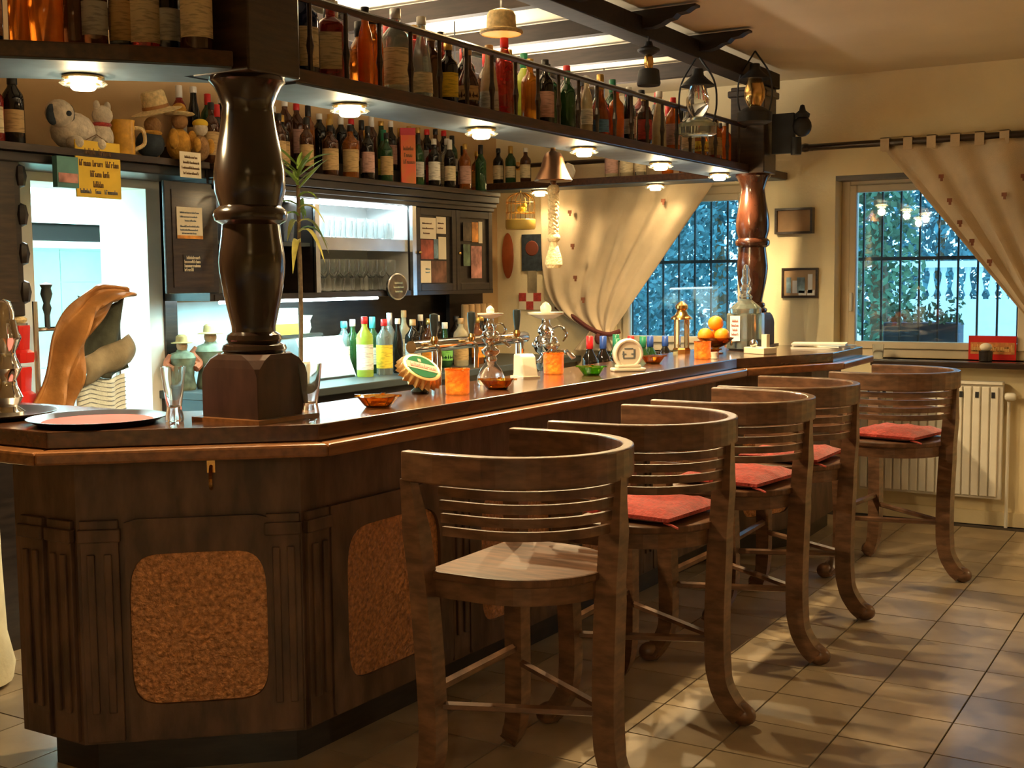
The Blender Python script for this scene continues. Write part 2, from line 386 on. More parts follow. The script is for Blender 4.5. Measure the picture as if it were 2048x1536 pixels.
bp = NB(); lathe(bp, [(.04,1.58),(.04,1.61),(.022,1.63),(.052,1.71),(.026,1.84),(.022,1.90),(.04,1.94),(.04,1.98)], 10)
me = None
for i in range(17):
    if me is None: o = obj('baluster', bp, 'render_white', bal, smooth=True); me = o.data
    else: o = obj('baluster', None, None, bal, mesh=me)
    o.location = (0.72+i*0.145, 0, 0)
b = NB(); bx(b, 3.05, 3.35, -.18, .18, 0, 2.3); obj('pier', b, 'render_white', bal)
hs = thing('house', 'pale house front across the street', 'house', (-1.2, 30, -0.4))
b = NB(); bx(b, -1, 9, 0, 6, 0, 4.2); obj('wall_body', b, 'render_white', hs)
b = NB(); prism(b, [(-1.4,-.4),(9.4,-.4),(9.4,6.4),(-1.4,6.4)], 4.2, 4.5); obj('roof', b, 'leather', hs)
for i in range(4):
    b = NB(); bx(b, .6+i*2.2, 1.7+i*2.2, -.03, .02, 1.2, 2.7); obj('house_window', b, 'dark_steel', hs)
struct(box_obj('trim_4', -2.4, -0.9, YW+.30, YW+.68, .90, .98, 'render_white'), 'stone sill outside the right window')
pl = thing('window_planter', 'dark planter box with green plants outside the right window', 'planter', (-1.74, YW+0.50, 0.98))
b = NB(); bx(b, -.27, .20, -.09, .09, 0, .21); obj('box', b, 'planter', pl, bevel=.01)
b = NB(); rnd = random.Random(5)
for i in range(260):
    p = Vector((rnd.uniform(-.26,.2), rnd.uniform(-.1,.1), .2+abs(rnd.gauss(0,.07)))); s = rnd.uniform(.012,.035)
    d1 = Vector((rnd.uniform(-1,1),rnd.uniform(-1,1),rnd.uniform(0,1))).normalized(); d2 = d1.orthogonal().normalized()
    b.faces.new([b.verts.new(p-d1*s), b.verts.new(p+d2*s*.5), b.verts.new(p+d1*s), b.verts.new(p-d2*s*.5)])
o = obj('leaves', b, 'foliage_b', pl); o['kind'] = 'stuff'
# ================================================================== KITCHEN
for i, (x0,x1,y0,y1) in enumerate(((-9.0,-5.0,2.6,2.65),)):
    struct(box_obj('wall_kitchen_side', x0, x1, y0, y1, 0, ZC, 'kitchen'))
struct(box_obj('wall_kitchen_end', -9.0, -5.0, 6.55, 6.6, 0, ZC, 'kitchen'))
ktb = NB(); bx(ktb, 0, .006, .003, .447, .003, .297); kme = None
kw = struct(box_obj('wall_kitchen_tiled', -7.32, -7.2, 2.65, 6.55, 0, ZC, 'kitchen'))
for iy in range(4, 9):
    for iz in range(2, 6):
        if kme is None: o = obj('wall_tile', ktb, 'kitchen', kw); kme = o.data
        else: o = obj('wall_tile', None, None, kw, mesh=kme)
        o.location = (-7.2, 2.65+iy*.45, iz*.30)
hood = thing('extractor_hood', 'steel extractor hood with dark band seen in the kitchen', 'extractor hood', (-6.9, 5.75, 1.72))
b = NB(); bx(b, -.29, .29, -1.0, .75, .0, .045); obj('rim', b, 'steel', hood)
b = NB(); bx(b, -.27, .27, -.98, .73, .045, .16); obj('filter_band', b, mat('hood_filter', (.006,.010,.010), .9, spec=.1), hood)
b = NB(); prism(b, [(-.28,-.99),(.28,-.99),(.28,.74),(-.28,.74)], .16, .19); bx(b, -.28, .02, -.8, .6, .19, 1.0); obj('canopy', b, 'kitchen', hood)
b = NB(); bx(b, .275, .285, .02, .10, .045, .16); obj('clip', b, 'steel', hood)
kl = thing('kitchen_ceiling_light', 'fluorescent ceiling light in the kitchen', 'lamp', (-6.6, 4.6, 2.66))
b = NB(); bx(b, -.8, .8, -1.1, 1.1, .03, .069); obj('housing', b, 'white', kl)
for k in range(4):
    b = NB(); tube(b, [(-.6+k*.4,-1.05,.016),(-.6+k*.4,1.05,.016)], .013, 8); obj('tube_lamp', b, 'tube', kl)
# ================================================================== BAR COUNTER
NOSE = [(-4.35,2.185),(-2.853,2.185),(-2.24,2.71),(-2.14,5.89),(-1.83,6.53),(-1.84,7.18)]
INNER = [(-2.62,7.18),(-2.72,7.0),(-2.70,3.05),(-2.98,2.78),(-4.35,2.78)]
slab = offset_line(NOSE, 0.065); body = offset_line(NOSE, 0.19); plin = offset_line(NOSE, 0.26)
nosein = offset_line(NOSE, 0.21)
top = thing('bar_worktop', 'polished dark wooden bar top running around the corner under the shelf', 'bar top')
b = NB(); prism(b, [tuple(p) for p in slab]+INNER, 1.030, 1.08); obj('slab', b, 'top_wood', top, bevel=.004)
b = NB()
for i in range(len(NOSE)-1):
    q = [NOSE[i], NOSE[i+1], tuple(nosein[i+1]), tuple(nosein[i])]; prism(b, q, 0.992, 1.030)
obj('armrest_rail', b, 'nosing_wood', top, bevel=.008)
bar = thing('bar_counter', 'dark panelled bar front with hammered copper panel at the chamfered corner', 'bar counter')
BIN = [(-2.60,7.15),(-2.60,3.0),(-2.9,2.68),(-3.14,2.68)]
body[0].x = -3.20; plin[0].x = -3.14
b = NB(); prism(b, [tuple(p) for p in body]+BIN, 0.12, 0.992); obj('carcass', b, 'bar_wood', bar)
b = NB(); prism(b, [tuple(p) for p in plin]+BIN, 0.0, 0.12); obj('plinth', b, 'black_wood', bar)
def seg_frame(i, line):
    a = line[i]; c = line[i+1]; t = (c-a); L = t.length; t = t/L
    return Matrix(((t.x, t.y, 0, a.x),(t.y, -t.x, 0, a.y),(0,0,1,0),(0,0,0,1))), L    # local x along, local y outward
def pilaster(mt, x, w=0.085):
    p_ = NB(); bx(p_, x-w/2, x+w/2, 0, .016, .13, .80, mt); p = obj('pilaster', p_, 'bar_wood', bar, bevel=.003)
    for k in (-1, 1):
        f = NB(); bx(f, x+k*w*.22-.011, x+k*w*.22+.011, .016, .026, .22, .70, mt); obj('flute', f, 'bar_wood', p, bevel=.003)
    f = NB(); bx(f, x-w/2-.006, x+w/2+.006, 0, .026, .735, .775, mt); obj('capital', f, 'bar_wood', p, bevel=.005)
def outline(w, h, n, arch):
    pts = []
    for k in range(n):
        a = 2*math.pi*k/n; ca, sa = math.cos(a), math.sin(a); e = 0.28
        pts.append((w/2*math.copysign(abs(ca)**e, ca), h/2*math.copysign(abs(sa)**e, sa) - (arch*(abs(ca)**2) if sa > 0 else -arch*.4*abs(ca)**2)))
    return pts
def panel(mt, xc, zc, w, h, fw, fh, material):
    n = 40; o_ = outline(w, h, n, .03); f = NB()
    inn = [f.verts.new(mt @ Vector((xc+x, .0, zc+z))) for x, z in o_]; inn2 = [f.verts.new(mt @ Vector((xc+x, .018, zc+z))) for x, z in o_]
    out = []; out2 = []
    for x, z in o_:
        s = 1/max(abs(x)/(fw/2), abs(z)/(fh/2)); out.append(f.verts.new(mt @ Vector((xc+x*s, 0, zc+z*s)))); out2.append(f.verts.new(mt @ Vector((xc+x*s, .018, zc+z*s))))
    for k in range(n):
        j = (k+1) % n
        f.faces.new((inn2[k], inn2[j], out2[j], out2[k])); f.faces.new((inn[k], inn[j], inn2[j], inn2[k])); f.faces.new((out[k], out[j], out2[j], out2[k]))
    fr = obj('panel_frame', f, 'bar_wood', bar)
    g = NB(); vs2 = [g.verts.new(mt @ Vector((xc+x*.995, .007, zc+z*.995))) for x, z in o_]; vs3 = [g.verts.new(mt @ Vector((xc+x*.995, .001, zc+z*.995))) for x, z in o_]
    g.faces.new(vs2)
    for k in range(n): g.faces.new((vs2[k], vs2[(k+1)%n], vs3[(k+1)%n], vs3[k]))
    pz = obj('copper_panel', g, material, fr)
    pz['label'] = 'hammered copper panel with rounded corners'
mt, L = seg_frame(1, body)
pilaster(mt, .065, .11); pilaster(mt, L-.055, .10); panel(mt, L*.53, .465, .40, .46, L-.235, .67, 'copper')
mt, L = seg_frame(0, body)
for x in (L-.06, L-.185): pilaster(mt, x, .10)
mt, L = seg_frame(2, body)
for k in range(5): pilaster(mt, .06+k*(L-.12)/4, .10)
for k in range(4): panel(mt, .06+(k+.5)*(L-.12)/4, .465, .50, .50, (L-.12)/4-.11, .67, 'copper')
mt, L = seg_frame(3, body)
pilaster(mt, .05, .08); pilaster(mt, L-.05, .08); panel(mt, L/2, .465, .36, .50, L-.2, .67, 'copper')
# little bag hook under the armrest
hk = thing('bag_hook', 'small dark hook under the corner armrest of the bar', 'hook', (0,0,0))
mt, L = seg_frame(1, body)
b = NB(); tube(b, smooth_curve([mt @ Vector((L*.60,0,.95)), mt @ Vector((L*.60,.03,.93)), mt @ Vector((L*.60,.04,.90)), mt @ Vector((L*.60,.02,.885))], 4), .006, 6); obj('hook', b, 'brass', hk)
b = NB(); bx(b, L*.60-.012, L*.60+.012, 0, .004, .93, .975, mt); obj('plate', b, 'brass', hk)
# service worktop behind the bar top
sw = thing('service_counter', 'low steel service counter behind the bar top', 'counter', (0,0,0))
b = NB(); bx(b, -3.30, -2.73, 3.1, 7.1, 0.84, 0.88); obj('worktop', b, 'dark_steel', sw)
b = NB(); bx(b, -3.25, -2.75, 3.12, 7.08, 0.0, 0.84); obj('cabinet_body', b, 'black_wood', sw)
# foot on the bar: serving shelf flap
# ================================================================== COLUMNS
PROF = [(.11,2.1),(.113,2.088),(.10,2.075),(.087,2.05),(.075,2.015),(.079,1.98),(.085,1.94),(.095,1.89),(.105,1.83),(.1065,1.80),(.104,1.765),(.092,1.722),(.108,1.708),(.111,1.694),(.106,1.678),(.086,1.666),(.089,1.635),(.096,1.59),(.0995,1.555),(.097,1.52),(.088,1.46),(.076,1.405),(.066,1.36),(.066,1.345),(.080,1.336),(.084,1.322),(.079,1.312),(.093,1.305),(.098,1.293),(.093,1.285),(.10,1.28)]
def column(loc, label, wood, sc):
    c = thing('turned_column', label, 'column', (loc[0], loc[1], 1.08), group='turned columns of the bar')
    s = sc
    b = NB(); lathe(b, [(r*s, z-1.08) for r, z in reversed(PROF)], 36); obj('turned_shaft', b, wood, c, smooth=True)
    b = NB(); h = .112*s
    def sqv(z, hh, cc):
        return [b.verts.new(p) for p in ((hh,-hh+cc,z),(hh,hh-cc,z),(hh-cc,hh,z),(-hh+cc,hh,z),(-hh,hh-cc,z),(-hh,-hh+cc,z),(-hh+cc,-hh,z),(hh-cc,-hh,z))]
    prev = None; first = None
    for z, hh, cc in ((0,h,.002),(.135,h,.002),(.16,h,.012),(.185,h*.985,.035),(.20,h*.95,.06)):
        r_ = sqv(z, hh, cc)
        if prev:
            for k in range(8): b.faces.new((prev[k], prev[(k+1)%8], r_[(k+1)%8], r_[k]))
        else: b.faces.new(list(reversed(r_)))
        prev = r_
    b.faces.new(prev); obj('square_base', b, mat('base_wood', (.055,.026,.018), .45, noise=.3, scale=6, stretch=(3,3,1)), c)
    b = NB(); bx(b, -.135*s, .135*s, -.135*s, .135*s, 0, .012); obj('foot_moulding', b, 'nosing_wood', c)
    b = NB(); bx(b, -h, h, -h, h, 1.02, 1.52); obj('post_block', b, 'dark_wood', c, bevel=.006)
    b = NB(); bx(b, -h-.015, h+.015, -h-.015, h+.015, 1.46, 1.50); obj('capital_moulding', b, 'dark_wood', c, bevel=.008)
    return c
column((-2.575, 2.775), 'large glossy turned column on the near corner of the bar', 'column_wood', 1.0)
column((-2.53, 7.03), 'reddish turned column at the far end of the bar by the window', 'column_red', .93)
# ================================================================== HANGING SHELF
sh = thing('hanging_shelf', 'long dark hanging shelf with railing above the bar, full of bottles', 'shelf', (0,0,2.10))
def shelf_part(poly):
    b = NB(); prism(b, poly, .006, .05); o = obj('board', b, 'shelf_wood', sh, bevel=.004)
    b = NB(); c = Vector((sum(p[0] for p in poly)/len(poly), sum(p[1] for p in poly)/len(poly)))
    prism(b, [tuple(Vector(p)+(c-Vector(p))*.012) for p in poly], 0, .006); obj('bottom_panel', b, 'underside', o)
shelf_part([(-2.80,2.905),(-2.52,2.905),(-2.52,7.64),(-2.80,7.64)])
shelf_part([(-4.69,7.22),(-2.80,7.22),(-2.80,7.48),(-4.69,7.48)])
shelf_part([(-3.42,1.70),(-2.90,2.14),(-2.66,2.40),(-2.52,2.58),(-2.49,2.63),(-2.52,2.648),(-2.70,2.648),(-2.70,2.80),(-3.62,1.94)])
for z in (.27,):
    b = NB(); tube(b, [(-2.535,2.905,z),(-2.535,6.9,z)], .013, 8); obj('railing', b, 'dark_wood', sh)
for i in range(22):
    b = NB(); y = 3.02+i*.18; lathe(b, [(.008,.05),(.008,.10),(.013,.13),(.008,.16),(.008,.262)], 7, c=(-2.535,y,0)); obj('baluster', b, 'dark_wood', sh)
# ------------------------------------------------------------------ downlights
def downlight(x, y, z, label, power):
    t = thing('shelf_downlight', label, 'lamp', (x, y, z), group='downlights under the bottle shelf')
    b = NB(); lathe(b, [(.052,0),(.060,-.004),(.060,-.010),(.040,-.016)], 24); obj('mount_ring', b, 'brass', t, smooth=True)
    b = NB(); lathe(b, [(.040,-.012),(.064,-.020),(.068,-.024),(.058,-.030),(.037,-.030)], 24, cap=False); obj('glass_dish', b, 'clear_glass', t, smooth=True)
    b = NB(); lathe(b, [(.036,-.014),(.036,-.036),(.030,-.042),(.001,-.044)], 24); obj('lens', b, 'lamp_lens', t, smooth=True)
    lamp('downlight_beam', 'SPOT', (0,0,-.052), power, WARM, .016, (0,0,0), spot=R(165), parent=t)
    lamp('downlight_glow', 'POINT', (0,0,-.075), power*.06, WARM, .03, parent=t)
PW = 46
DL = [(-2.66,3.37),(-2.65,4.20),(-2.65,5.09),(-2.66,5.98),(-2.66,6.82)]
for k, (x, y) in enumerate(DL):
    downlight(x, y, 2.10, ['first shelf downlight right of the near column','second shelf downlight from the near column','third shelf downlight from the near column','fourth shelf downlight from the near column','fifth shelf downlight, nearest the far column'][k], PW)
downlight(-2.93, 2.47, 2.10, 'brightest downlight under the shelf left of the near column', PW)
downlight(-3.31, 7.36, 2.10, 'downlight under the cross shelf before the left window curtain', PW*.06)
downlight(-4.18, 7.37, 2.10, 'downlight under the cross shelf beside the birdcage', PW*.13)
# ================================================================== PERGOLA BEAMS
def ybeam(x0, x1, label):
    b = NB(); bx(b, x0, x1, 2.66, 7.15, 2.60, 2.69); tag(obj('long_beam', b, 'beam', bevel=.005), label, 'beam', 'pergola beams over the bar')
ybeam(-2.53, -2.41, 'long dark beam resting on both turned columns')
ybeam(-3.72, -3.60, 'long dark beam over the middle of the bar workspace')
def xbeam(y, label):
    e_ = 0 if y < 6.3 else -.39
    prof = [(-4.69,2.635),(-2.36+e_,2.635),(-2.32+e_,2.645),(-2.29+e_,2.66),(-2.26+e_,2.664),(-2.24+e_,2.682),(-2.20+e_,2.686),(-2.17+e_,2.702),(-2.15+e_,2.706),(-2.15+e_,2.715),(-4.69,2.715)]
    b = NB(); a = [b.verts.new((x,y-.028,z)) for x, z in prof]; c = [b.verts.new((x,y+.028,z)) for x, z in prof]; n = len(prof)
    b.faces.new(a); b.faces.new(list(reversed(c)))
    for k in range(n): b.faces.new((a[k], a[(k+1)%n], c[(k+1)%n], c[k]))
    tag(obj('cross_beam', b, 'beam'), label, 'beam', 'pergola beams over the bar')
for k, y in enumerate((3.20, 3.88, 4.56, 5.24, 5.92, 6.60)):
    xbeam(y, 'dark cross beam with scrolled end over the bar, %s from the near column' % ORD[k])
# ================================================================== STOOLS
def stool_path(sx=1.0, n=12):
    pts = [(-.27,-.285),(-.16,-.292),(-.05,-.29)]
    for k in range(1, n*2):
        a = -math.pi/2 + math.pi*k/(2*n); pts.append((-.05+.295*math.cos(a), .29*math.sin(a)))
    pts += [(-.05,.29),(-.16,.292),(-.27,.285)]
    return [(x*sx, y*sx) for x, y in pts]
def make_stool(label):
    t = thing('bar_stool', label, 'bar stool', (0,0,0), group='curved back bar stools')
    b = NB(); sweep_rect(b, stool_path(), .034, .945, 1.03); obj('back_rail', b, 'stool_wood', t, bevel=.005)
    full = stool_path()
    for k in range(4):
        s = .975-.012*k; p = [(x*s, y*s) for x, y in full]; z = .938-.037*k; n = len(p); h = n//2
        b = NB(); sweep_rect(b, p[1:h+1], .013, z-.025, z); obj('slat', b, 'stool_wood', t)
        b = NB(); sweep_rect(b, p[h:-1], .013, z-.025, z); obj('slat', b, 'stool_wood', t)
    for s in (-1, 1):
        b = NB(); tube(b, smooth_curve([(-.258,s*.285,.955),(-.245,s*.268,.80),(-.232,s*.250,.60),(-.222,s*.236,.30),(-.226,s*.238,.14),(-.250,s*.262,.065),(-.275,s*.288,.030)], 4), [.024,.027,.031,.035]+[.040]*4+[.042]*8+[.040]*8+[.042]*1, 4); obj('leg', b, 'stool_wood', t)
    b = NB(); tube(b, smooth_curve([(.245,0,.955),(.232,0,.80),(.220,0,.60),(.212,0,.32),(.222,0,.15),(.262,0,.068),(.300,0,.034)], 4), [.024,.028,.033,.038]+[.044]*4+[.048]*8+[.045]*8+[.046]*1, 4); obj('leg', b, 'stool_wood', t)
    for (fx, fy) in ((.303,0),(-.277,.290),(-.277,-.290)):
        b = NB(); an = math.atan2(fy, fx); sphere(b, (0,0,0), .040, .95, 12, 8, 1.15, .85); o = obj('hoof', b, 'stool_wood', t, loc=(fx,fy,.038), rot=(0,0,an), smooth=True)
    # seat: D shape
    poly = [(-.235,-.245),(-.235,.245)]
    for k in range(0, 17):
        a = math.pi/2 - math.pi*k/16; poly.append((-.06+.265*math.cos(a), .245*math.sin(a)))
    b = NB(); prism(b, list(reversed(poly)), .665, .69); obj('seat', b, 'seat_wood', t, bevel=.006)
    b = NB(); prism(b, list(reversed([(x*.965-.004, y*.965) for x, y in poly])), .615, .665); obj('seat_apron', b, 'stool_wood', t)
    for s in (-1, 1):
        b = NB(); tube(b, [(.205,s*.01,.285),(-.215,s*.228,.30)], .013, 6); obj('stretcher', b, 'stool_wood', t)
    b = NB(); tube(b, [(-.222,-.235,.345),(-.222,.235,.345)], .016, 6); obj('footrest', b, 'stool_wood', t)
    return t
st = make_stool('nearest bar stool with bare wooden seat and no cushion')
st.location = (-1.70, 2.99, 0)
SP = [((-1.69,3.79,0), R(1), 'second bar stool from the camera, with red cushion'), ((-1.66,4.56,0), R(-2), 'third bar stool from the camera, with red cushion'),
      ((-1.67,5.24,0), R(2), 'fourth bar stool from the camera, with red cushion'), ((-1.43,6.17,0), R(-6), 'farthest bar stool in front of the white radiator')]
ck = 0
def cushion(loc, rz, label):
    c = thing('seat_cushion', label, 'cushion', loc, rz, 'red stool cushions')
    b = NB(); n = 12; top_ = []; bot = []
    for i in range(n+1):
        ra = []; rb = []
        for j in range(n+1):
            u = i/n*2-1; v = j/n*2-1; e = (1-abs(u)**6)*(1-abs(v)**6); q = .006*math.cos(u*9.4)*math.cos(v*9.4)
            ra.append(b.verts.new((u*.175, v*.185,   .030+.024*e+q*e))); rb.append(b.verts.new((u*.175, v*.185, .018-.018*e)))
        top_.append(ra); bot.append(rb)
    for i in range(n):
        for j in range(n):
            b.faces.new((top_[i][j], top_[i+1][j], top_[i+1][j+1], top_[i][j+1])); b.faces.new((bot[i][j], bot[i][j+1], bot[i+1][j+1], bot[i+1][j]))
    for i in range(n):
        b.faces.new((top_[i][0], bot[i][0], bot[i+1][0], top_[i+1][0])); b.faces.new((top_[i][n], top_[i+1][n], bot[i+1][n], bot[i][n]))
        b.faces.new((top_[0][i], top_[0][i+1], bot[0][i+1], bot[0][i])); b.faces.new((top_[n][i], bot[n][i], bot[n][i+1], top_[n][i+1]))
    obj('pad', b, 'red_cloth', c, smooth=True)
    for s in (-1, 1):
        b = NB(); tube(b, [(.15,s*.17,.012),(.19,s*.185,.010),(.215,s*.19,.004)], .004, 5); obj('tie', b, 'red_cloth', c)
for loc, rz, lb in SP:
    dup(st, loc, rz, lb)
    cushion((loc[0]-.03, loc[1], .69), rz+R(random.uniform(-8,8)), lb.replace('bar stool', 'X').replace('second X from the camera, with red cushion','red quilted cushion on the second stool from the camera').replace('third X from the camera, with red cushion','red quilted cushion on the third stool from the camera').replace('fourth X from the camera, with red cushion','red quilted cushion on the fourth stool from the camera').replace('farthest X in front of the white radiator','red cushion on the farthest stool by the radiator'))
# ================================================================== BACK BAR
bb = thing('back_bar_cabinet', 'dark wall cabinet of the back bar with lit glass shelf', 'cabinet', (XB, 0, 0))
CX0, CX1 = 0.002, 0.35     # local x from the wall
def bbx(name, x0, x1, y0, y1, z0, z1, mt_, par=None, bev=0): 
    b = NB(); bx(b, x0, x1, y0, y1, z0, z1); return obj(name, b, mt_, par or bb, bevel=bev)
bbx('top_board', CX0, .40, 4.40, 7.05, 2.04, 2.07, 'dark_wood', bev=.005)
for k, (dz, dx) in enumerate(((1.995,.39),(1.965,.375),(1.94,.362))): bbx('cornice_step', CX0, dx, 4.40, 7.03+.01*(2-k), dz, dz+(.045 if k == 0 else .03), 'black_wood', bev=.006)
bbx('bottom_board', CX0, CX1, 4.42, 7.02, 1.40, 1.43, 'black_wood')
bbx('back_panel', CX0, .012, 4.42, 7.02, 1.43, 1.94, 'cab_white')
for y in (4.42, 5.18, 6.09, 6.99): bbx('divider', .012, CX1-.005, y, y+.03, 1.43, 1.94, 'black_wood')
bbx('stile', CX1-.012, CX1+.01, 5.18, 5.215, 1.43, 1.94, 'steel'); bbx('stile', CX1-.012, CX1+.01, 6.085, 6.125, 1.40, 1.94, 'steel')
bbx('glass_shelf', .012, CX1-.04, 5.21, 6.09, 1.715, 1.735, 'cab_white'); bbx('shelf_edge', CX1-.04, CX1-.02, 5.21, 6.09, 1.665, 1.735, 'steel')
bbx('side_panel', .012, .016, 4.45, 5.18, 1.43, 1.94, 'black_wood'); bbx('inner_shelf', .016, CX1-.03, 4.45, 5.18, 1.68, 1.70, 'dark_steel')
for y in (5.21,6.087): bbx('inner_wall', .012, CX1-.03, y, y+.003, 1.43, 1.94, 'cab_white')
b = NB(); tube(b, [(.30,4.50,1.390),(.30,5.80,1.390)], .009, 8); obj('under_cabinet_tube', b, 'tube', bb)
b = NB(); tube(b, [(.358,4.95,1.922),(.358,6.02,1.922)], .013, 8); obj('tube_lamp', b, 'tube', bb)
dp = bbx('wing_door', CX1-.005, CX1+.012, 4.10, 4.44, 1.44, 1.97, 'black_wood', bev=.004); bbx('door_panel', CX1+.012, CX1+.016, 4.14, 4.40, 1.47, 1.93, 'dark_wood', dp)
bbx('side_cheek', CX0, CX1-.005, 4.39, 4.42, 1.40, 2.04, 'black_wood')
def glazed_door(y0, y1):
    b = NB(); f = .045; z0, z1 = 1.425, 1.935; x0, x1 = CX1-.01, CX1+.012
    bx(b, x0, x1, y0, y0+f, z0, z1); bx(b, x0, x1, y1-f, y1, z0, z1); bx(b, x0, x1, y0+f, y1-f, z0, z0+f); bx(b, x0, x1, y0+f, y1-f, z1-f, z1)
    dd = obj('door', b, 'black_wood', bb, bevel=.003)
    b = NB(); bx(b, x0+.004, x0+.008, y0+f, y1-f, z0+f, z1-f); obj('panel', b, 'black_wood', dd)
    b = NB(); sphere(b, (x1+.01, y0+.02, 1.66), .011); obj('knob', b, 'brass', dd, smooth=True)
    return dd
glazed_door(6.125, 6.56); glazed_door(6.565, 7.0)
XD = XB+CX1+.012
def lettering(par, origin, u, v, nrm, rows, material, hgt):
    """rows: list of (v offset, [(u0,u1),...]); each word a run of small upright strokes"""
    b = NB(); O = Vector(origin); u = Vector(u); v = Vector(v); nrm = Vector(nrm); rnd = random.Random(3)
    mtx = Matrix.Identity(4)
    for i in range(3): mtx[i][0] = u[i]; mtx[i][1] = nrm[i]; mtx[i][2] = v[i]; mtx[i][3] = O[i]
    for vo, words in rows:
        for a, c in words:
            x = a; first = True
            while x < c:
                w = hgt*rnd.uniform(.35,.6); hh = hgt*(1.25 if first or rnd.random() < .25 else .8)
                bx(b, x, x+w*.35, 0, .0012, vo, vo+hh, mtx); k = rnd.random()
                zz = vo+ (hh-.22*hgt if k < .5 else 0)
                bx(b, x, min(c, x+w*.85), 0, .0012, zz, zz+.2*hgt, mtx)
                if k > .3: bx(b, x+w*.6, x+w*.85, 0, .0012, vo, vo+hgt*.75, mtx)
                x += w; first = False
    o = obj('lettering', b, material, par); o['kind'] = 'stuff'; return o
def poster(name, y0, y1, z0, z1, x, material, label, cat='poster', rows=None, ink='grey_ink', hgt=.012, group=None, tilt=0):
    b = NB(); bx(b, 0, .002, 0, y1-y0, 0, z1-z0); o = obj(name, b, material); o.location = (x, y0, z0); o.rotation_euler = (R(tilt),0,0)
    tag(o, label, cat, group)
    if rows: lettering(o, (.0022,0,0), (0,1,0), (0,0,1), (1,0,0), rows, ink, hgt)
    return o
for k, (nm, c) in enumerate((('picture_red',(.35,.08,.05)),('picture_blue',(.22,.34,.42)),('picture_brown',(.16,.07,.04)),('picture_orange',(.75,.28,.05)),('picture_dark',(.10,.07,.04)),('picture_green',(.12,.17,.10)),('picture_pink',(.45,.20,.16)))):
    M[nm] = mat(nm, c, .6, noise=.5, scale=14)
G = 'clippings on the back bar cabinet doors'
XD2 = XD+.0005
poster('note_sheet', 6.16, 6.33, 1.745, 1.875, XD2, 'paper', 'large cream note at the top left of the left cabinet door', 'note', [(.09,[(.02,.12)]),(.06,[(.02,.14)]),(.03,[(.03,.1)])], 'picture_brown', .008, G)
poster('note_sheet', 6.335, 6.44, 1.78, 1.885, XD2, 'paper', 'cream note at the top right of the left cabinet door', 'note', [(.06,[(.015,.08)]),(.03,[(.015,.07)])], 'picture_brown', .008, G)
poster('photo_print', 6.165, 6.30, 1.62, 1.74, XD2, 'picture_red', 'reddish photo on the left cabinet door', 'photo', None, group=G)
poster('photo_print', 6.305, 6.35, 1.625, 1.745, XD2, 'picture_blue', 'narrow blue photo on the left cabinet door', 'photo', None, group=G)
poster('note_sheet', 6.355, 6.44, 1.62, 1.76, XD2, 'paper', 'cream note beside the blue photo on the left cabinet door', 'note', None, group=G)
poster('note_sheet', 6.16, 6.27, 1.475, 1.61, XD2, 'paper', 'cream note at the bottom left of the left cabinet door', 'note', [(.08,[(.05,.1)]),(.06,[(.05,.09)])], 'picture_blue', .008, G)
poster('photo_print', 6.275, 6.44, 1.475, 1.61, XD2, 'picture_brown', 'dark brown photo at the bottom of the left cabinet door', 'photo', None, group=G)
poster('photo_print', 6.64, 6.74, 1.74, 1.86, XD2, 'picture_dark', 'dark photo at the top of the right cabinet door', 'photo', None, group=G)
poster('photo_print', 6.745, 6.82, 1.735, 1.865, XD2, 'picture_orange', 'orange photo on the right cabinet door', 'photo', None, group=G)
poster('note_sheet', 6.825, 6.87, 1.73, 1.87, XD2, 'paper', 'narrow cream slip at the right of the orange photo', 'note', None, group=G)
poster('photo_print', 6.64, 6.72, 1.58, 1.72, XD2, 'picture_green', 'dull green photo on the right cabinet door', 'photo', None, group=G)
poster('photo_print', 6.73, 6.86, 1.50, 1.71, XD2, 'picture_pink', 'mottled pinkish photo at the bottom of the right cabinet door', 'photo', None, group=G)
ov = thing('oval_plaque', 'round dark plaque with pale rim under the lit glass shelf', 'plaque', (XD+.012, 5.90, 1.455))
b = NB(); lathe(b, [(.098,-.012),(.100,.004),(.090,.006),(.088,-.004)], 32, cap=False, mtx=Matrix.Rotation(R(90),4,'Y') @ Matrix.Diagonal((.8,1,1,1))); obj('rim', b, 'steel', ov, smooth=True)
b = NB(); lathe(b, [(.089,.0),(.089,.005),(.001,.0075)], 32, mtx=Matrix.Rotation(R(90),4,'Y') @ Matrix.Diagonal((.8,1,1,1))); pq = obj('face', b, 'picture_dark', ov)
lettering(ov, (.009,-.05,-.03), (0,1,0), (0,0,1), (1,0,0), [(.045,[(.01,.09)]),(.02,[(0,.1)]),(-.005,[(.015,.085)])], 'brass', .012)
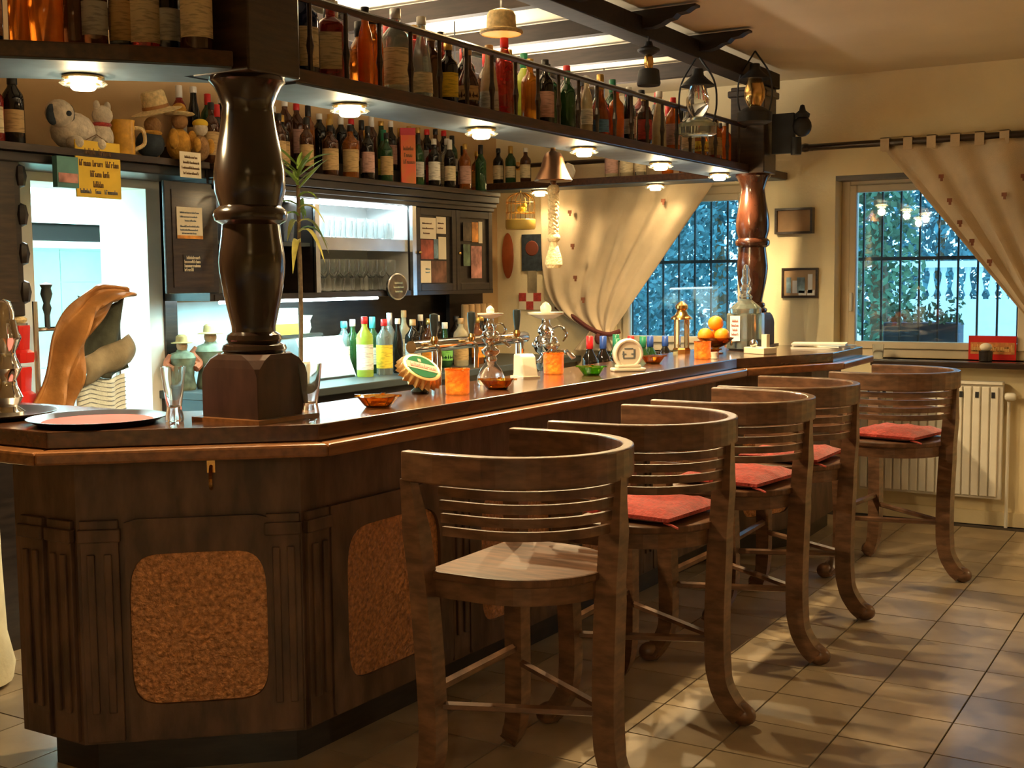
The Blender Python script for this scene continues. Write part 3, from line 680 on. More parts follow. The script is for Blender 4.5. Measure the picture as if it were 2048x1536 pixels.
# papers beside the door
poster('notice_sheet', 4.165, 4.33, 1.70, 1.85, XD+.006, 'paper', 'cream notice with orange bottom stripe on the black cabinet door', 'notice', [(.12,[(.02,.14)]),(.10,[(.02,.13)]),(.082,[(.05,.12)]),(.055,[(.02,.14)]),(.038,[(.02,.13)]),(.022,[(.03,.12)])], 'grey_ink', .007)
ns = [o for o in bpy.data.objects if o.name == 'notice_sheet'][0]
b = NB(); bx(b, .0021, .0028, 0, .165, 0, .016); obj('stripe', b, 'picture_orange', ns)
poster('lettered_plate', 4.20, 4.315, 1.545, 1.625, XD+.005, 'black_wood', 'black plate with four lines of pale lettering below the notice', 'sign', [(.058,[(.02,.105)]),(.039,[(.005,.105)]),(.02,[(.005,.105)]),(.001,[(.005,.06)])], 'paper', .013)
poster('price_card', 4.155, 4.29, 1.985, 2.105, XB+.41, 'paper', 'small cream card with brown lines hung under the hats', 'card', [(.09,[(.03,.11)]),(.065,[(.02,.12)]),(.04,[(.01,.12)]),(.015,[(.02,.12)])], 'ink', .010)
# back counter
bc = thing('back_counter', 'back bar worktop with drawers below the wall cabinet', 'counter', (XB, 0, 0))
b = NB(); bx(b, .002, .70, 4.345, 7.63, .91, .95); obj('worktop', b, 'dark_steel', bc, bevel=.004)
b = NB(); bx(b, .002, .66, 4.36, 7.62, 0, .91); obj('cabinet_body', b, 'black_wood', bc)
b = NB(); bx(b, .002, .012, 4.48, 5.12, .95, 1.39); obj('splashback', b, 'splash', bc)
b = NB(); bx(b, .002, .035, DY1+.06, DY1+.14, .952, 1.99); o = struct(obj('trim_5', b, 'dark_wood', loc=(XB,0,0)), 'dark post between the kitchen door and the back counter')
b = NB(); bx(b, .002, .008, 5.12, 7.3, .95, 1.39); obj('splashback_dark', b, 'black_wood', bc)
# cabinet and shelf over / left of the door
lc = thing('side_cabinet', 'dark carved cabinet at the left edge beside the kitchen door', 'cabinet', (XB, 0, 0))
b = NB(); bx(b, .002, .33, 2.5, 3.34, 1.36, 2.04); obj('body', b, 'black_wood', lc, bevel=.005)
b = NB(); bx(b, .002, .38, 2.45, 4.38, 2.04, 2.07); obj('top_shelf', b, 'dark_wood', lc)
b = NB(); bx(b, .002, .35, 2.45, 4.38, 1.995, 2.04); obj('cornice', b, 'black_wood', lc, bevel=.006)
for zz in (1.46, 1.62, 1.78, 1.94):
    b = NB(); lathe(b, [(.001,-.05),(.022,-.04),(.03,0),(.022,.04),(.001,.05)], 8, c=(.32,3.345,zz)); obj('carving', b, 'black_wood', lc, smooth=True)
b = NB(); bx(b, .33, .345, 2.55, 3.3, 1.42, 1.98); obj('door_panel', b, 'dark_wood', lc)
# ================================================================== BOTTLES
GL = {'amber':(.55,.17,.02),'dark':(.02,.016,.012),'brown':(.11,.035,.012),'red':(.42,.03,.02),'orange':(.95,.25,.02),'green':(.03,.10,.03),'clear':(.72,.78,.72),'blue':(.02,.04,.16),'yellow':(.75,.55,.08),'lime':(.55,.72,.10),'pale':(.85,.75,.5),'teal':(.03,.30,.38)}
def gmat(k):
    return mat('glass_'+k, GL[k], .06, trans={'clear':.85,'pale':.6,'orange':.6,'amber':.7,'red':.55}.get(k,.45), noise=.08, scale=20, spec=.6)
LB = {'cream':(.70,.58,.36),'white':(.80,.76,.66),'tan':(.50,.33,.14),'yellow':(.85,.62,.05),'pink':(.55,.32,.26),'red':(.50,.05,.03),'grey':(.45,.44,.40),'orange':(.80,.30,.03),'green':(.18,.50,.10),'blue':(.12,.28,.48)}
def lmat(k):
    nm = 'label_'+k
    if nm in MATS: return MATS[nm]
    Mm = mat(nm, LB[k], .7); n = Mm.node_tree.nodes; l = Mm.node_tree.links; bs = n['Principled BSDF']
    tc = n.new('ShaderNodeTexCoord'); wv = n.new('ShaderNodeTexNoise'); wv.inputs['Scale'].default_value = 30; wv.inputs['Detail'].default_value = 6
    mp = n.new('ShaderNodeMapping'); mp.inputs['Scale'].default_value = (.8,.8,1.6); l.new(tc.outputs['Object'], mp.inputs[0]); l.new(mp.outputs[0], wv.inputs['Vector'])
    rp = n.new('ShaderNodeValToRGB'); rp.color_ramp.elements[0].position = .40; rp.color_ramp.elements[1].position = .52
    rp.color_ramp.elements[0].color = tuple(c*.62 for c in LB[k])+(1,); rp.color_ramp.elements[1].color = (*LB[k],1)
    l.new(wv.outputs['Fac'], rp.inputs[0]); l.new(rp.outputs[0], bs.inputs['Base Color'])
    return Mm
CP = {'black':(.015,.014,.014),'gold':(.6,.38,.10),'red':(.60,.02,.02),'white':(.75,.72,.65),'silver':(.55,.55,.56),'blue':(.03,.08,.35),'green':(.02,.20,.10),'cork':(.45,.28,.12),'teal':(.05,.35,.38)}
def cmat(k): return mat('cap_'+k, CP[k], .35, metal=.8 if k in ('gold','silver') else 0)
BK = {  # kind: (radius, body profile r,z fractions, label z range, cap start, squareness)
 'wine':  (.037, [(.9,0),(1,.02),(1,.60),(.92,.67),(.5,.76),(.40,.80),(.38,.985),(.40,.99)], (.16,.46), .80, 0),
 'spirit':(.038, [(.92,0),(1,.02),(1,.62),(.9,.69),(.48,.76),(.38,.80),(.36,.92)], (.14,.52), .88, 0),
 'square':(.038, [(.94,0),(1,.02),(1,.66),(.85,.71),(.42,.76),(.36,.80),(.36,.92)], (.16,.58), .88, 1),
 'slim':  (.028, [(.92,0),(1,.02),(1,.55),(.8,.68),(.46,.80),(.44,.94)], (.18,.44), .90, 0),
 'round': (.048, [(.6,0),(.9,.06),(1,.22),(.96,.40),(.7,.55),(.36,.66),(.30,.90)], (.16,.38), .86, 0),
 'taper': (.040, [(1,0),(1.02,.03),(.92,.40),(.7,.62),(.45,.76),(.36,.94)], (.10,.34), .90, 0),
 'litre': (.046, [(.94,0),(1,.02),(1,.64),(.92,.70),(.5,.78),(.34,.83),(.34,.92)], (.12,.54), .88, 0)}
BCACHE = {}
def bottle_meshes(kind):
    if kind in BCACHE: return BCACHE[kind]
    r, prof, (l0, l1), cs, sq = BK[kind]; res = []
    b = NB(); lathe(b, [(p*r, z) for p, z in prof], 16 if sq else 18, sq=sq); res.append(b)
    b = NB(); n = 10; a0 = R(72) if not sq else R(40)
    va = []; vb = []
    def rad(zf):
        for (p0, z0), (p1, z1) in zip(prof, prof[1:]):
            if z0 <= zf <= z1: return r*(p0+(p1-p0)*(zf-z0)/(z1-z0+1e-9))
        return r
    for k in range(n+1):
        a = -a0+2*a0*k/n
        for lst, zf in ((va,l0),(vb,l1)):
            rr = rad(zf)+.0012
            if sq: ca, sa = abs(math.cos(a)), abs(math.sin(a)); rr = rr/((ca**10+sa**10)**.1)
            lst.append(b.verts.new((rr*math.cos(a), rr*math.sin(a), zf)))
    for k in range(n): b.faces.new((va[k], va[k+1], vb[k+1], vb[k]))
    res.append(b)
    b = NB(); rn = rad(min(cs+.01,.93))+.002
    lathe(b, [(rn,cs),(rn*1.05,cs+.005),(rn*1.02,.995),(rn*.9,1.0)], 14); res.append(b)
    out = []
    for nm, bm_ in zip(('glass_body','paper_label','cap'), res):
        bmesh.ops.recalc_face_normals(bm_, faces=bm_.faces[:]); me_ = bpy.data.meshes.new(kind+'_'+nm); bm_.to_mesh(me_); bm_.free()
        for p in me_.polygons: p.use_smooth = True
        try: me_.set_sharp_from_angle(angle=R(45))
        except Exception: pass
        me_.materials.append(M['white']); out.append(me_)
    BCACHE[kind] = out; return out
def bottle(kind, glass, lab, cap, h, loc, label, group, rz=None, rs=1.0):
    t = thing('bottle', label, 'bottle', loc, R(-55)+random.uniform(-.25,.25) if rz is None else rz, group, scale=(rs, rs, h))
    ms = bottle_meshes(kind)
    for nm, me_, mm in (('glass_body',ms[0],gmat(glass)),('paper_label',ms[1],lmat(lab) if lab else None),('cap',ms[2],cmat(cap))):
        if mm is None: continue
        o = bpy.data.objects.new(nm, me_); COL.objects.link(o); o.parent = t
        o.material_slots[0].link = 'OBJECT'; o.material_slots[0].material = mm
    return t
GN = {'amber':'amber','dark':'dark','brown':'brown','red':'red','orange':'bright orange','green':'dark green','clear':'clear','blue':'dark blue','yellow':'yellow','lime':'lime green','pale':'pale','teal':'teal'}
def auto_label(glass, lab, k, where):
    return '%s bottle%s, %s %s' % (GN[glass], (' with %s label' % lab) if lab else '', ORD[k], where)
# --- long hanging shelf (y, dx, kind, glass, label, cap, height)
FS = [(3.03,.02,'spirit','dark',None,'black',.27),(3.13,0,'litre','blue','cream','white',.30),(3.27,.0,'square','red','cream','white',.29),(3.36,-.06,'wine','brown',None,'white',.30),(3.42,.03,'slim','orange',None,'black',.28),
      (3.50,0,'spirit','orange',None,'black',.27),(3.61,.02,'litre','clear','cream','silver',.31),(3.70,-.07,'wine','dark','tan','red',.30),(3.77,.02,'taper','clear','cream','white',.31),(3.86,.0,'spirit','brown',None,'cork',.27),
      (3.93,.03,'spirit','dark','yellow','gold',.24),(4.00,-.05,'slim','red','red','black',.30),(4.08,.02,'round','brown','tan','cork',.25),(4.16,-.04,'spirit','dark',None,'black',.28),(4.24,.02,'taper','pale','grey','cork',.28),
      (4.36,.02,'wine','red',None,'red',.36),(4.46,-.02,'slim','orange','red','gold',.30),(4.55,.03,'spirit','amber',None,'gold',.27),(4.62,-.04,'wine','lime',None,'green',.31),(4.70,.02,'spirit','dark','pink','black',.29),
      (4.80,-.03,'litre','green',None,'black',.29),(4.90,.02,'spirit','green',None,'green',.27),(4.99,-.03,'wine','dark','tan','red',.31),(5.07,.03,'slim','pale','white','white',.27),(5.14,-.02,'spirit','brown','cream','black',.27),
      (5.21,.03,'taper','amber','blue','gold',.25),(5.29,-.01,'round','red',None,'gold',.31),(5.38,.03,'spirit','orange',None,'red',.26),(5.46,-.03,'wine','green','tan','green',.31),(5.54,.02,'slim','dark','grey','white',.28),
      (5.62,-.02,'spirit','clear','pink','red',.28),(5.70,.03,'spirit','brown','red','gold',.26),(5.79,-.03,'litre','red','cream','black',.30),(5.88,.03,'taper','pale',None,'white',.30),(5.97,-.02,'wine','dark','grey','red',.31),
      (6.06,.03,'spirit','orange','pink','red',.29),(6.16,-.02,'slim','amber',None,'gold',.29),(6.26,.03,'spirit','clear','cream','silver',.27),(6.36,-.02,'spirit','dark','tan','black',.28),(6.46,.02,'round','amber','yellow','cork',.25),
      (6.57,-.02,'spirit','green','white','green',.28),(6.66,.03,'spirit','amber','tan','gold',.26),(6.75,.0,'taper','pale','orange','gold',.27),(6.84,.02,'spirit','orange',None,'white',.25),(6.93,-.04,'spirit','red','tan','black',.25)]
for k, (y, dx, kd, g, lb, cp, h) in enumerate(FS):
    bottle(kd, g, lb, cp, h, (-2.655+dx, y, 2.15), auto_label(g, lb, k, 'from near column on hanging shelf'), 'bottles on the hanging shelf', rs=1.12 if kd in ('litre','square') else 1.0)
# --- left shelf at the chamfer
LS = [(-3.06,2.13,'spirit','dark','cream','black',.30),(-2.985,2.235,'litre','blue','pink','white',.30),(-2.925,2.30,'slim','orange',None,'black',.30),(-2.885,2.36,'litre','orange',None,'silver',.31),(-2.85,2.43,'spirit','brown',None,'red',.30),
      (-2.80,2.46,'wine','brown','grey','red',.32),(-2.765,2.53,'spirit','dark','tan','gold',.30),(-2.725,2.575,'litre','red','cream','black',.32),(-2.685,2.63,'wine','dark','grey','black',.31)]
for k, (x, y, kd, g, lb, cp, h) in enumerate(LS):
    bottle(kd, g, lb, cp, h, (x-.06, y-.0, 2.15), auto_label(g, lb, k, 'from left edge on the corner shelf'), 'bottles on the corner shelf', rz=R(-42), rs=1.05 if kd == 'litre' else 1.0)
bottle('litre', 'brown', 'cream', 'black', .32, (-2.60, 2.60, 2.15), 'brown bottle with tall cream label on corner shelf against the near column', 'bottles on the corner shelf', rz=R(-42))
# --- top of the back bar cabinet
BS = [(4.46,'spirit','brown','tan','black',.30),(4.58,'wine','dark','cream','red',.31),(4.70,'spirit','amber','tan','gold',.29),(4.82,'wine','green','cream','black',.31),(4.95,'spirit','brown','tan','black',.30),(5.06,'litre','dark','tan','gold',.31),(5.17,'spirit','brown','tan','black',.30),(5.27,'wine','dark',None,'black',.32),(5.37,'litre','brown','tan','black',.28),(5.46,'wine','dark',None,'gold',.33),
      (5.55,'litre','amber','tan','black',.30),(5.64,'wine','brown',None,'silver',.32),(5.71,'spirit','dark','pink','black',.31),(5.80,'wine','dark','cream','gold',.30),(5.89,'spirit','green','tan','black',.29),(5.97,'wine','green','yellow','green',.32),
      (6.21,'wine','green','grey','black',.31),(6.30,'spirit','green','cream','silver',.29),(6.385,'spirit','dark','white','white',.30),(6.47,'spirit','red','red','black',.28),(6.56,'wine','dark','cream','white',.31),(6.65,'litre','clear','cream','white',.33),(6.74,'spirit','amber','pink','gold',.30),(6.84,'wine','brown','pink','black',.30),(6.93,'wine','green',None,'black',.31),(7.01,'spirit','amber','orange','gold',.28)]
for k, (y, kd, g, lb, cp, h) in enumerate(BS):
    bottle(kd, g, lb, cp, h, (XB+.29+(-.05 if k % 2 else .03), y, 2.07), auto_label(g, lb, k, 'from the left on top of back bar'), 'bottles on top of the back bar', rz=R(-50))
st_ = thing('bottle_step', 'dark raised step behind the bottles on the back bar', 'shelf', (XB, 0, 2.07))
b = NB(); bx(b, .002, .17, 4.42, 7.03, 0, .10); obj('step_board', b, 'black_wood', st_)
rb = random.Random(11)
for k in range(26):
    g = rb.choice(['dark','brown','green','dark','amber','brown','dark','red']); lb = rb.choice([None,'tan','cream',None,'grey','pink'])
    bottle(rb.choice(['wine','spirit','litre','wine','taper']), g, lb, rb.choice(['black','gold','red','white','black']), rb.uniform(.28,.33), (XB+.085, 4.48+k*.0985, 2.17), auto_label(g, lb, k, 'from left in back row of back bar'), 'bottles in the back row of the back bar', rz=R(-50))
for k in range(22):
    g = rb.choice(['dark','brown','green','amber','red','dark']); lb = rb.choice([None,'tan',None,'grey','cream'])
    bottle(rb.choice(['wine','spirit','litre','wine']), g, lb, rb.choice(['black','gold','red','black']), rb.uniform(.27,.32), (-2.765, 3.05+k*.172, 2.15), auto_label(g, lb, k, 'from near column, rear row of hanging shelf'), 'rear bottles on the hanging shelf')
ct = thing('carton', 'tall red gift carton among the bottles on the back bar', 'carton', (XB+.33, 6.09, 2.07), R(-50))
b = NB(); bx(b, -.04, .04, -.045, .045, 0, .33); obj('box', b, mat('red_carton', (.55,.06,.03), .5, noise=.5, scale=9, col2=(.62,.20,.04)), ct, bevel=.003)
b = NB(); bx(b, -.041, .041, -.046, .046, .29, .333); obj('lid', b, mat('red_carton_lid', (.50,.03,.04), .5), ct)
lettering(ct, (.0405,-.03,.10), (0,1,0), (0,0,1), (1,0,0), [(.10,[(0,.06)]),(.06,[(.005,.055)]),(.02,[(0,.06)])], 'ink', .02)
# --- second bottles left over the door
for k, (y, kd, g, lb, cp, h) in enumerate(((2.95,'litre','brown','cream','black',.33),(3.06,'litre','brown','cream','black',.34),(3.26,'spirit','red','cream','gold',.28),(3.36,'wine','dark','tan','black',.31))):
    bottle(kd, g, lb, cp, h, (XB+.28, y, 2.07), auto_label(g, lb, k, 'from left on top of side cabinet'), 'bottles on the side cabinet', rz=R(-45), rs=1.2)
# --- back counter
BCN = [(5.53,.26,'litre','clear','white','teal',.31),(5.61,.20,'spirit','teal',None,'white',.30),(5.49,.44,'litre','lime','white','red',.34),(5.56,.30,'spirit','green',None,'white',.32),(5.66,.45,'litre','clear','yellow','red',.32),(5.72,.32,'wine','green','white','teal',.33),
       (5.78,.46,'slim','dark',None,'white',.32),(5.86,.34,'wine','clear',None,'silver',.35),(5.93,.46,'litre','dark','grey','cork',.31),(6.02,.33,'spirit','pale','cream','cork',.36),(6.10,.46,'litre','brown','orange','gold',.31),(6.18,.34,'spirit','dark','grey','white',.33),
       (6.27,.46,'round','green','green','white',.28),(6.36,.34,'litre','dark','white','white',.32),(6.45,.46,'litre','pale','tan','cork',.30),(6.55,.36,'litre','dark','grey','black',.31),(6.63,.47,'spirit','amber','orange','gold',.30),(6.72,.44,'litre','dark','yellow','gold',.31),(6.82,.40,'spirit','brown','orange','black',.30)]
for k, (y, dx, kd, g, lb, cp, h) in enumerate(BCN):
    bottle(kd, g, lb, cp, h, (XB+dx, y, .95), auto_label(g, lb, k, 'from left on the back counter'), 'bottles on the back counter', rz=R(-52), rs=1.05)
# --- wine bottles on the service counter
WB = [(-2.81,5.45,.326,'red','dark','red capped'),(-2.80,5.58,.32,'blue','dark','blue capped'),(-2.835,5.80,.318,'green','green','green capped'),(-2.79,5.72,.300,'green','dark','green capped, shorter'),(-2.81,5.93,.305,'red','dark','red capped, behind the round sign'),(-2.80,6.06,.296,'green','green','green capped, beside the blue capped one'),(-2.81,6.18,.292,'blue','green','blue capped, right of the round sign'),(-2.80,6.36,.284,'blue','dark','dark blue capped'),(-2.80,6.54,.281,'blue','dark','dark blue capped')]
WL = ['red capped wine bottle behind the green ashtray','blue capped bottle left of the white round sign','teal capped green bottle just behind the white round sign','short green capped bottle behind the white round sign','red capped bottle right of the white round sign','green capped bottle beside the red cap right of round sign','blue capped green bottle left of the brass lantern','dark blue capped bottle just left of the brass lantern','dark blue capped bottle directly before the brass lantern']
for (x, y, h, cp, g, _), lb in zip(WB, WL):
    bottle('wine', g, 'cream', cp, h, (x, y, .88), lb, 'wine bottles in the bar well', rs=1.05)
# --- cross shelf
for k, (x, kd, g, lb, cp, h) in enumerate(((-4.50,'spirit','dark','cream','black',.25),(-4.40,'wine','green','cream','gold',.26),(-4.28,'spirit','brown','cream','white',.24),(-3.62,'litre','pale','pink','white',.25),(-3.51,'litre','pale','cream','white',.26),(-3.41,'spirit','clear','cream','silver',.22),(-3.22,'spirit','orange','orange','gold',.22),(-3.10,'spirit','amber',None,'gold',.20))):
    bottle(kd, g, lb, cp, h, (x, 7.35, 2.15), auto_label(g, lb, k, 'from the left on the cross shelf'), 'bottles on the cross shelf', rz=R(-75))
rp_ = thing('round_plate', 'pale octagonal ornament standing on the cross shelf', 'ornament', (-3.94, 7.33, 2.15))
b = NB(); lathe(b, [(.001,-.01),(.055,-.008),(.06,0),(.055,.008),(.001,.01)], 8, mtx=Matrix.Translation((0,0,.06)) @ Matrix.Rotation(R(90),4,'X')); obj('disc', b, 'porcelain', rp_)
b = NB(); bx(b, -.02, .02, -.02, .02, 0, .012); obj('stand', b, 'brass', rp_)
# ================================================================== HATS AND TOYS OVER THE DOOR
ZT = 2.07
hat = thing('straw_hat', 'cream straw hat lying on the shelf above the kitchen door', 'hat', (XB+.29, 4.14, ZT+.22))
b = NB(); lathe(b, [(.115,.0),(.120,.004),(.07,.014),(.062,.02),(.055,.09),(.045,.10),(.001,.102)], 24, mtx=Matrix.Rotation(R(18),4,'X')); obj('crown_and_brim', b, 'straw', hat, smooth=True)
b = NB(); lathe(b, [(.064,.018),(.063,.034)], 24, cap=False, mtx=Matrix.Rotation(R(18),4,'X')); obj('hat_band', b, 'leather', hat)
def plush(name, label, cat, loc, blobs, materials):
    t = thing(name, label, cat, loc)
    for nm, c, r, sx, sy, sz, mt_ in blobs:
        b = NB(); sphere(b, c, r, sz, 14, 8, sx, sy); obj(nm, b, mt_, t, smooth=True)
    return t
FUR = mat('white_fur', (.62,.54,.42), .95, noise=.2, scale=30, bump=.7, bscale=60)
FURB = mat('brown_fur', (.30,.16,.06), .95, noise=.3, scale=30, bump=.7, bscale=60)
FURO = mat('ochre_fur', (.55,.28,.04), .95, noise=.35, scale=25, bump=.7, bscale=60)
DARKF = mat('dark_felt', (.03,.04,.05), .95, noise=.3, scale=30)
plush('plush_dog', 'white plush dog lying on the shelf above the kitchen door', 'toy', (XB+.28, 3.66, ZT), [('body',(0,0,.085),.085,1,1.2,1,FUR),('head',(.04,-.10,.15),.06,1,1,1,FUR),('ear',(.05,-.145,.14),.03,.6,1,1.5,DARKF),('ear',(.05,-.06,.15),.03,.6,1,1.5,DARKF),('nose',(.10,-.10,.145),.012,1,1,1,DARKF),('leg',(.07,-.05,.03),.03,1.6,1,1,FUR),('leg',(.07,.07,.03),.03,1.6,1,1,FUR)], None)
plush('plush_cat', 'small white plush toy with red scarf beside the plush dog', 'toy', (XB+.30, 3.79, ZT), [('body',(0,0,.07),.06,1,1,1.15,FUR),('head',(.02,0,.165),.045,1,1,1,FUR),('scarf',(.01,0,.125),.042,1.1,1.1,.35,M['red_cloth']),('ear',(.02,-.03,.205),.015,1,1,1.6,FUR),('ear',(.02,.03,.205),.015,1,1,1.6,FUR)], None)
mug = thing('beer_mug', 'yellow ceramic mug between the plush toys and the straw hat', 'mug', (XB+.29, 3.93, ZT), R(-30))
b = NB(); lathe(b, [(.048,0),(.052,.01),(.052,.15),(.055,.16),(.049,.16),(.046,.02)], 20); obj('body', b, mat('ochre_glaze', (.70,.36,.04), .3, noise=.2, scale=30), mug, smooth=True)
b = NB(); tube(b, smooth_curve([(0,.05,.13),(0,.09,.12),(0,.095,.06),(0,.05,.03)],5), .009, 6); obj('handle', b, M['straw'], mug)
plush('rag_doll', 'ochre rag doll with wide hat right of the straw hat', 'toy', (XB+.30, 4.26, ZT), [('body',(0,0,.08),.06,1,1,1.3,FURO),('head',(.01,0,.19),.04,1,1,1,FURB),('hat_brim',(.01,0,.225),.07,1,1.1,.16,M['straw']),('hat_crown',(.01,0,.245),.035,1,1,.9,FURO),('arm',(.03,-.06,.10),.025,1,1,2,FURO),('arm',(.03,.06,.10),.025,1,1,2,FURO)], None)
plush('rag_doll', 'dark rag doll slumped under the straw hat', 'toy', (XB+.28, 4.10, ZT), [('body',(0,0,.07),.06,1,1.2,1.1,DARKF),('head',(.02,0,.155),.04,1,1,1,FURB),('collar',(.01,0,.12),.05,1,1,.3,FURO)], None)
plush('rag_doll', 'yellow and brown rag doll at the right end above the notice', 'toy', (XB+.34, 4.355, ZT), [('body',(0,0,.07),.05,1,1,1.3,FURB),('head',(.01,0,.16),.036,1,1,1,FUR),('cap',(.01,0,.185),.038,1,1,.6,mat('yellow_felt',(.75,.50,.04),.9)),('arm',(.03,-.045,.08),.02,1,1,1.8,FURO),('arm',(.03,.045,.08),.02,1,1,1.8,FURO)], None)
# yellow sign hung from the cornice
ys = thing('yellow_sign', 'yellow sign with dark script lettering hung above the kitchen door', 'sign', (XB+.372, 3.585, 1.865))
b = NB(); bx(b, 0, .008, 0, .245, 0, .245); obj('board', b, 'yellow_sign', ys, bevel=.003)
lettering(ys, (.0082,0,0), (0,1,0), (0,0,1), (1,0,0), [(.185,[(.05,.10),(.125,.19)]),(.135,[(.018,.075),(.09,.145),(.16,.225)]),(.09,[(.075,.13),(.145,.175)]),(.045,[(.09,.14)])], 'ink', .022)
lettering(ys, (.0082,0,0), (0,1,0), (0,0,1), (1,0,0), [(.018,[(.02,.075),(.10,.13),(.15,.22)])], 'grey_ink', .016)
b = NB(); tube(b, [(.004,.06,.245),(.004,.12,.275),(.004,.18,.245)], .002, 5); obj('hanging_cord', b, 'ink', ys)
tb_ = thing('toy_box', 'small turquoise and pink box left of the yellow sign', 'box', (XB+.372, 3.47, 1.90))
b = NB(); bx(b, 0, .03, 0, .11, 0, .13); obj('box', b, mat('turquoise_card', (.10,.26,.24), .6, noise=.2), tb_); b = NB(); bx(b, .03, .032, .005, .105, .02, .06); obj('print', b, 'picture_pink', tb_)
# ================================================================== THINGS IN FRONT OF THE DOOR
rack = thing('coat_stand', 'chrome clothes rack standing in the kitchen doorway', 'clothes rack', (-4.40, 3.60, 0))
for y in (-.19, .245):
    b = NB(); tube(b, [(0,y,.0),(0,y,1.42)], .012, 8); obj('upright', b, 'steel', rack, smooth=True)
for z in (.12, 1.30):
    b = NB(); tube(b, [(0,-.19,z),(0,.245,z)], .010, 8); obj('crossbar', b, 'chrome', rack, smooth=True)
for y in (-.19, .245):
    b = NB(); tube(b, [(-.2,y,.015),(.2,y,.015)], .012, 8); obj('foot', b, 'steel', rack)
b = NB(); lathe(b, [(.012,1.36),(.020,1.39),(.014,1.41),(.026,1.45),(.020,1.475),(.028,1.49),(.001,1.50)], 10, c=(0,-.13,0)); tube(b, [(0,-.13,1.30),(0,-.13,1.38)], .012, 6); obj('finial', b, 'dark_steel', rack, smooth=True)
def cloth_grid(name, fn, nu, nv, material, label, cat, thick=.012):
    b = NB(); g = [[b.verts.new(fn(i/nu, j/nv)) for j in range(nv+1)] for i in range(nu+1)]
    for i in range(nu):
        for j in range(nv): b.faces.new((g[i][j], g[i+1][j], g[i+1][j+1], g[i][j+1]))
    o = obj(name, b, material, smooth=True); md = o.modifiers.new('solid', 'SOLIDIFY'); md.thickness = thick; md.offset = 0
    return tag(o, label, cat)
JA = smooth_curve([(3.80,1.475,0),(3.70,1.485,0),(3.60,1.462,0),(3.52,1.40,0),(3.45,1.28,0),(3.385,1.12,0),(3.33,.98,0),(3.29,.86,0)], 6)
JB = smooth_curve([(3.84,1.42,0),(3.76,1.40,0),(3.67,1.335,0),(3.60,1.26,0),(3.565,1.17,0),(3.545,1.06,0),(3.52,.97,0),(3.49,.86,0)], 6)
def jk(u, v):
    k = min(len(JA)-1, int(round(v*(len(JA)-1)))); p = JA[k]+(JB[k]-JA[k])*u
    x = -4.37 + .10*math.sin(math.pi*(.1+.8*u)) + .030*math.sin(u*13+v*4) + .020*math.sin(u*6-v*15) + .010*math.sin(u*23+v*9)
    return (x, p[0], p[1])
cloth_grid('leather_jacket', jk, 26, 42, 'leather', 'brown leather jacket draped over the clothes rack in the doorway', 'jacket')
def ck2(u, v):
    y = 3.60+.24*u; z = 1.44-.32*v-.05*math.sin(u*3); x = -4.36+.03*math.sin(u*9+v*4)+.02*v
    return (x, y, z)
cloth_grid('olive_coat', ck2, 16, 16, 'olive_cloth', 'dark olive coat hanging behind the leather jacket', 'coat')
def ck3(u, v):
    y = 3.56+.28*u; z = 1.17+.09*u-.12*v; x = -4.31+.04*math.sin(v*3.1)+.012*math.sin(u*11)
    return (x, y, z)
cloth_grid('khaki_bag', ck3, 14, 10, 'khaki_cloth', 'khaki cloth bundle over the striped towel on the clothes rack', 'cloth')
M['towel'] = mat('towel_white', (.72,.76,.70), .95, noise=.05, bump=.4, bscale=120)
tw = thing('striped_towel', 'white towel with dark stripes hanging on the clothes rack', 'towel', (-4.34, 3.555, .80))
b = NB(); nn = 14
g = [[b.verts.new((.015*math.sin(i*.9), .27*i/nn, .28*j/nn+.012*math.sin(i*.5))) for j in range(nn+1)] for i in range(nn+1)]
for i in range(nn):
    for j in range(nn): b.faces.new((g[i][j], g[i+1][j], g[i+1][j+1], g[i][j+1]))
o = obj('cloth', b, 'towel', tw, smooth=True); md = o.modifiers.new('s','SOLIDIFY'); md.thickness = .008
for k in range(13):
    b = NB(); tube(b, [(.0075+.015*math.sin(i*.9), .27*i/nn, .02+k*.02+.012*math.sin(i*.5)) for i in range(nn+1)], .0028, 4); obj('stripe', b, 'grey_ink', tw)
ph = thing('stacked_boxes', 'two stacked red plastic caddies at the left beside the jacket', 'caddy', (-4.40, 3.325, .99), R(20), None, (.72,.72,.92))
for k, z in enumerate((0, .19)):
    b = NB(); lathe(b, [(.062,z),(.066,z+.02),(.066,z+.045),(.045,z+.06),(.052,z+.16),(.05,z+.17)], 16, sq=1); obj('caddy_body', b, 'red_plastic', ph, smooth=True)
b = NB(); sphere(b, (0,0,.385), .05, .4); obj('sponge', b, 'straw', ph, smooth=True)
b = NB(); lathe(b, [(.05,.355),(.05,.37)], 14); obj('lid', b, 'steel', ph)
ss = thing('side_sink', 'steel sink unit at the left behind the bar corner', 'sink', (-4.34, 3.0, 0))
b = NB(); bx(b, -.34, .10, -.5, .375, .93, .99); obj('worktop', b, 'steel', ss); b = NB(); bx(b, -.33, .08, -.48, .37, 0, .93); obj('cabinet_body', b, 'black_wood', ss)
tp = thing('chrome_column', 'polished chrome baluster tower at the left picture edge on the bar', 'tap tower', (-3.295, 2.44, 1.08))
b = NB(); lathe(b, [(.05,0),(.05,.02),(.03,.035),(.045,.065),(.03,.10),(.028,.12),(.045,.155),(.03,.19),(.028,.205),(.048,.25),(.03,.29),(.03,.33),(.02,.36),(.001,.37)], 24); obj('tower', b, 'chrome', tp, smooth=True)
b = NB(); tube(b, [(.02,0,.30),(.08,-.03,.30),(.10,-.035,.25)], .010, 8); obj('spout', b, 'chrome', tp)
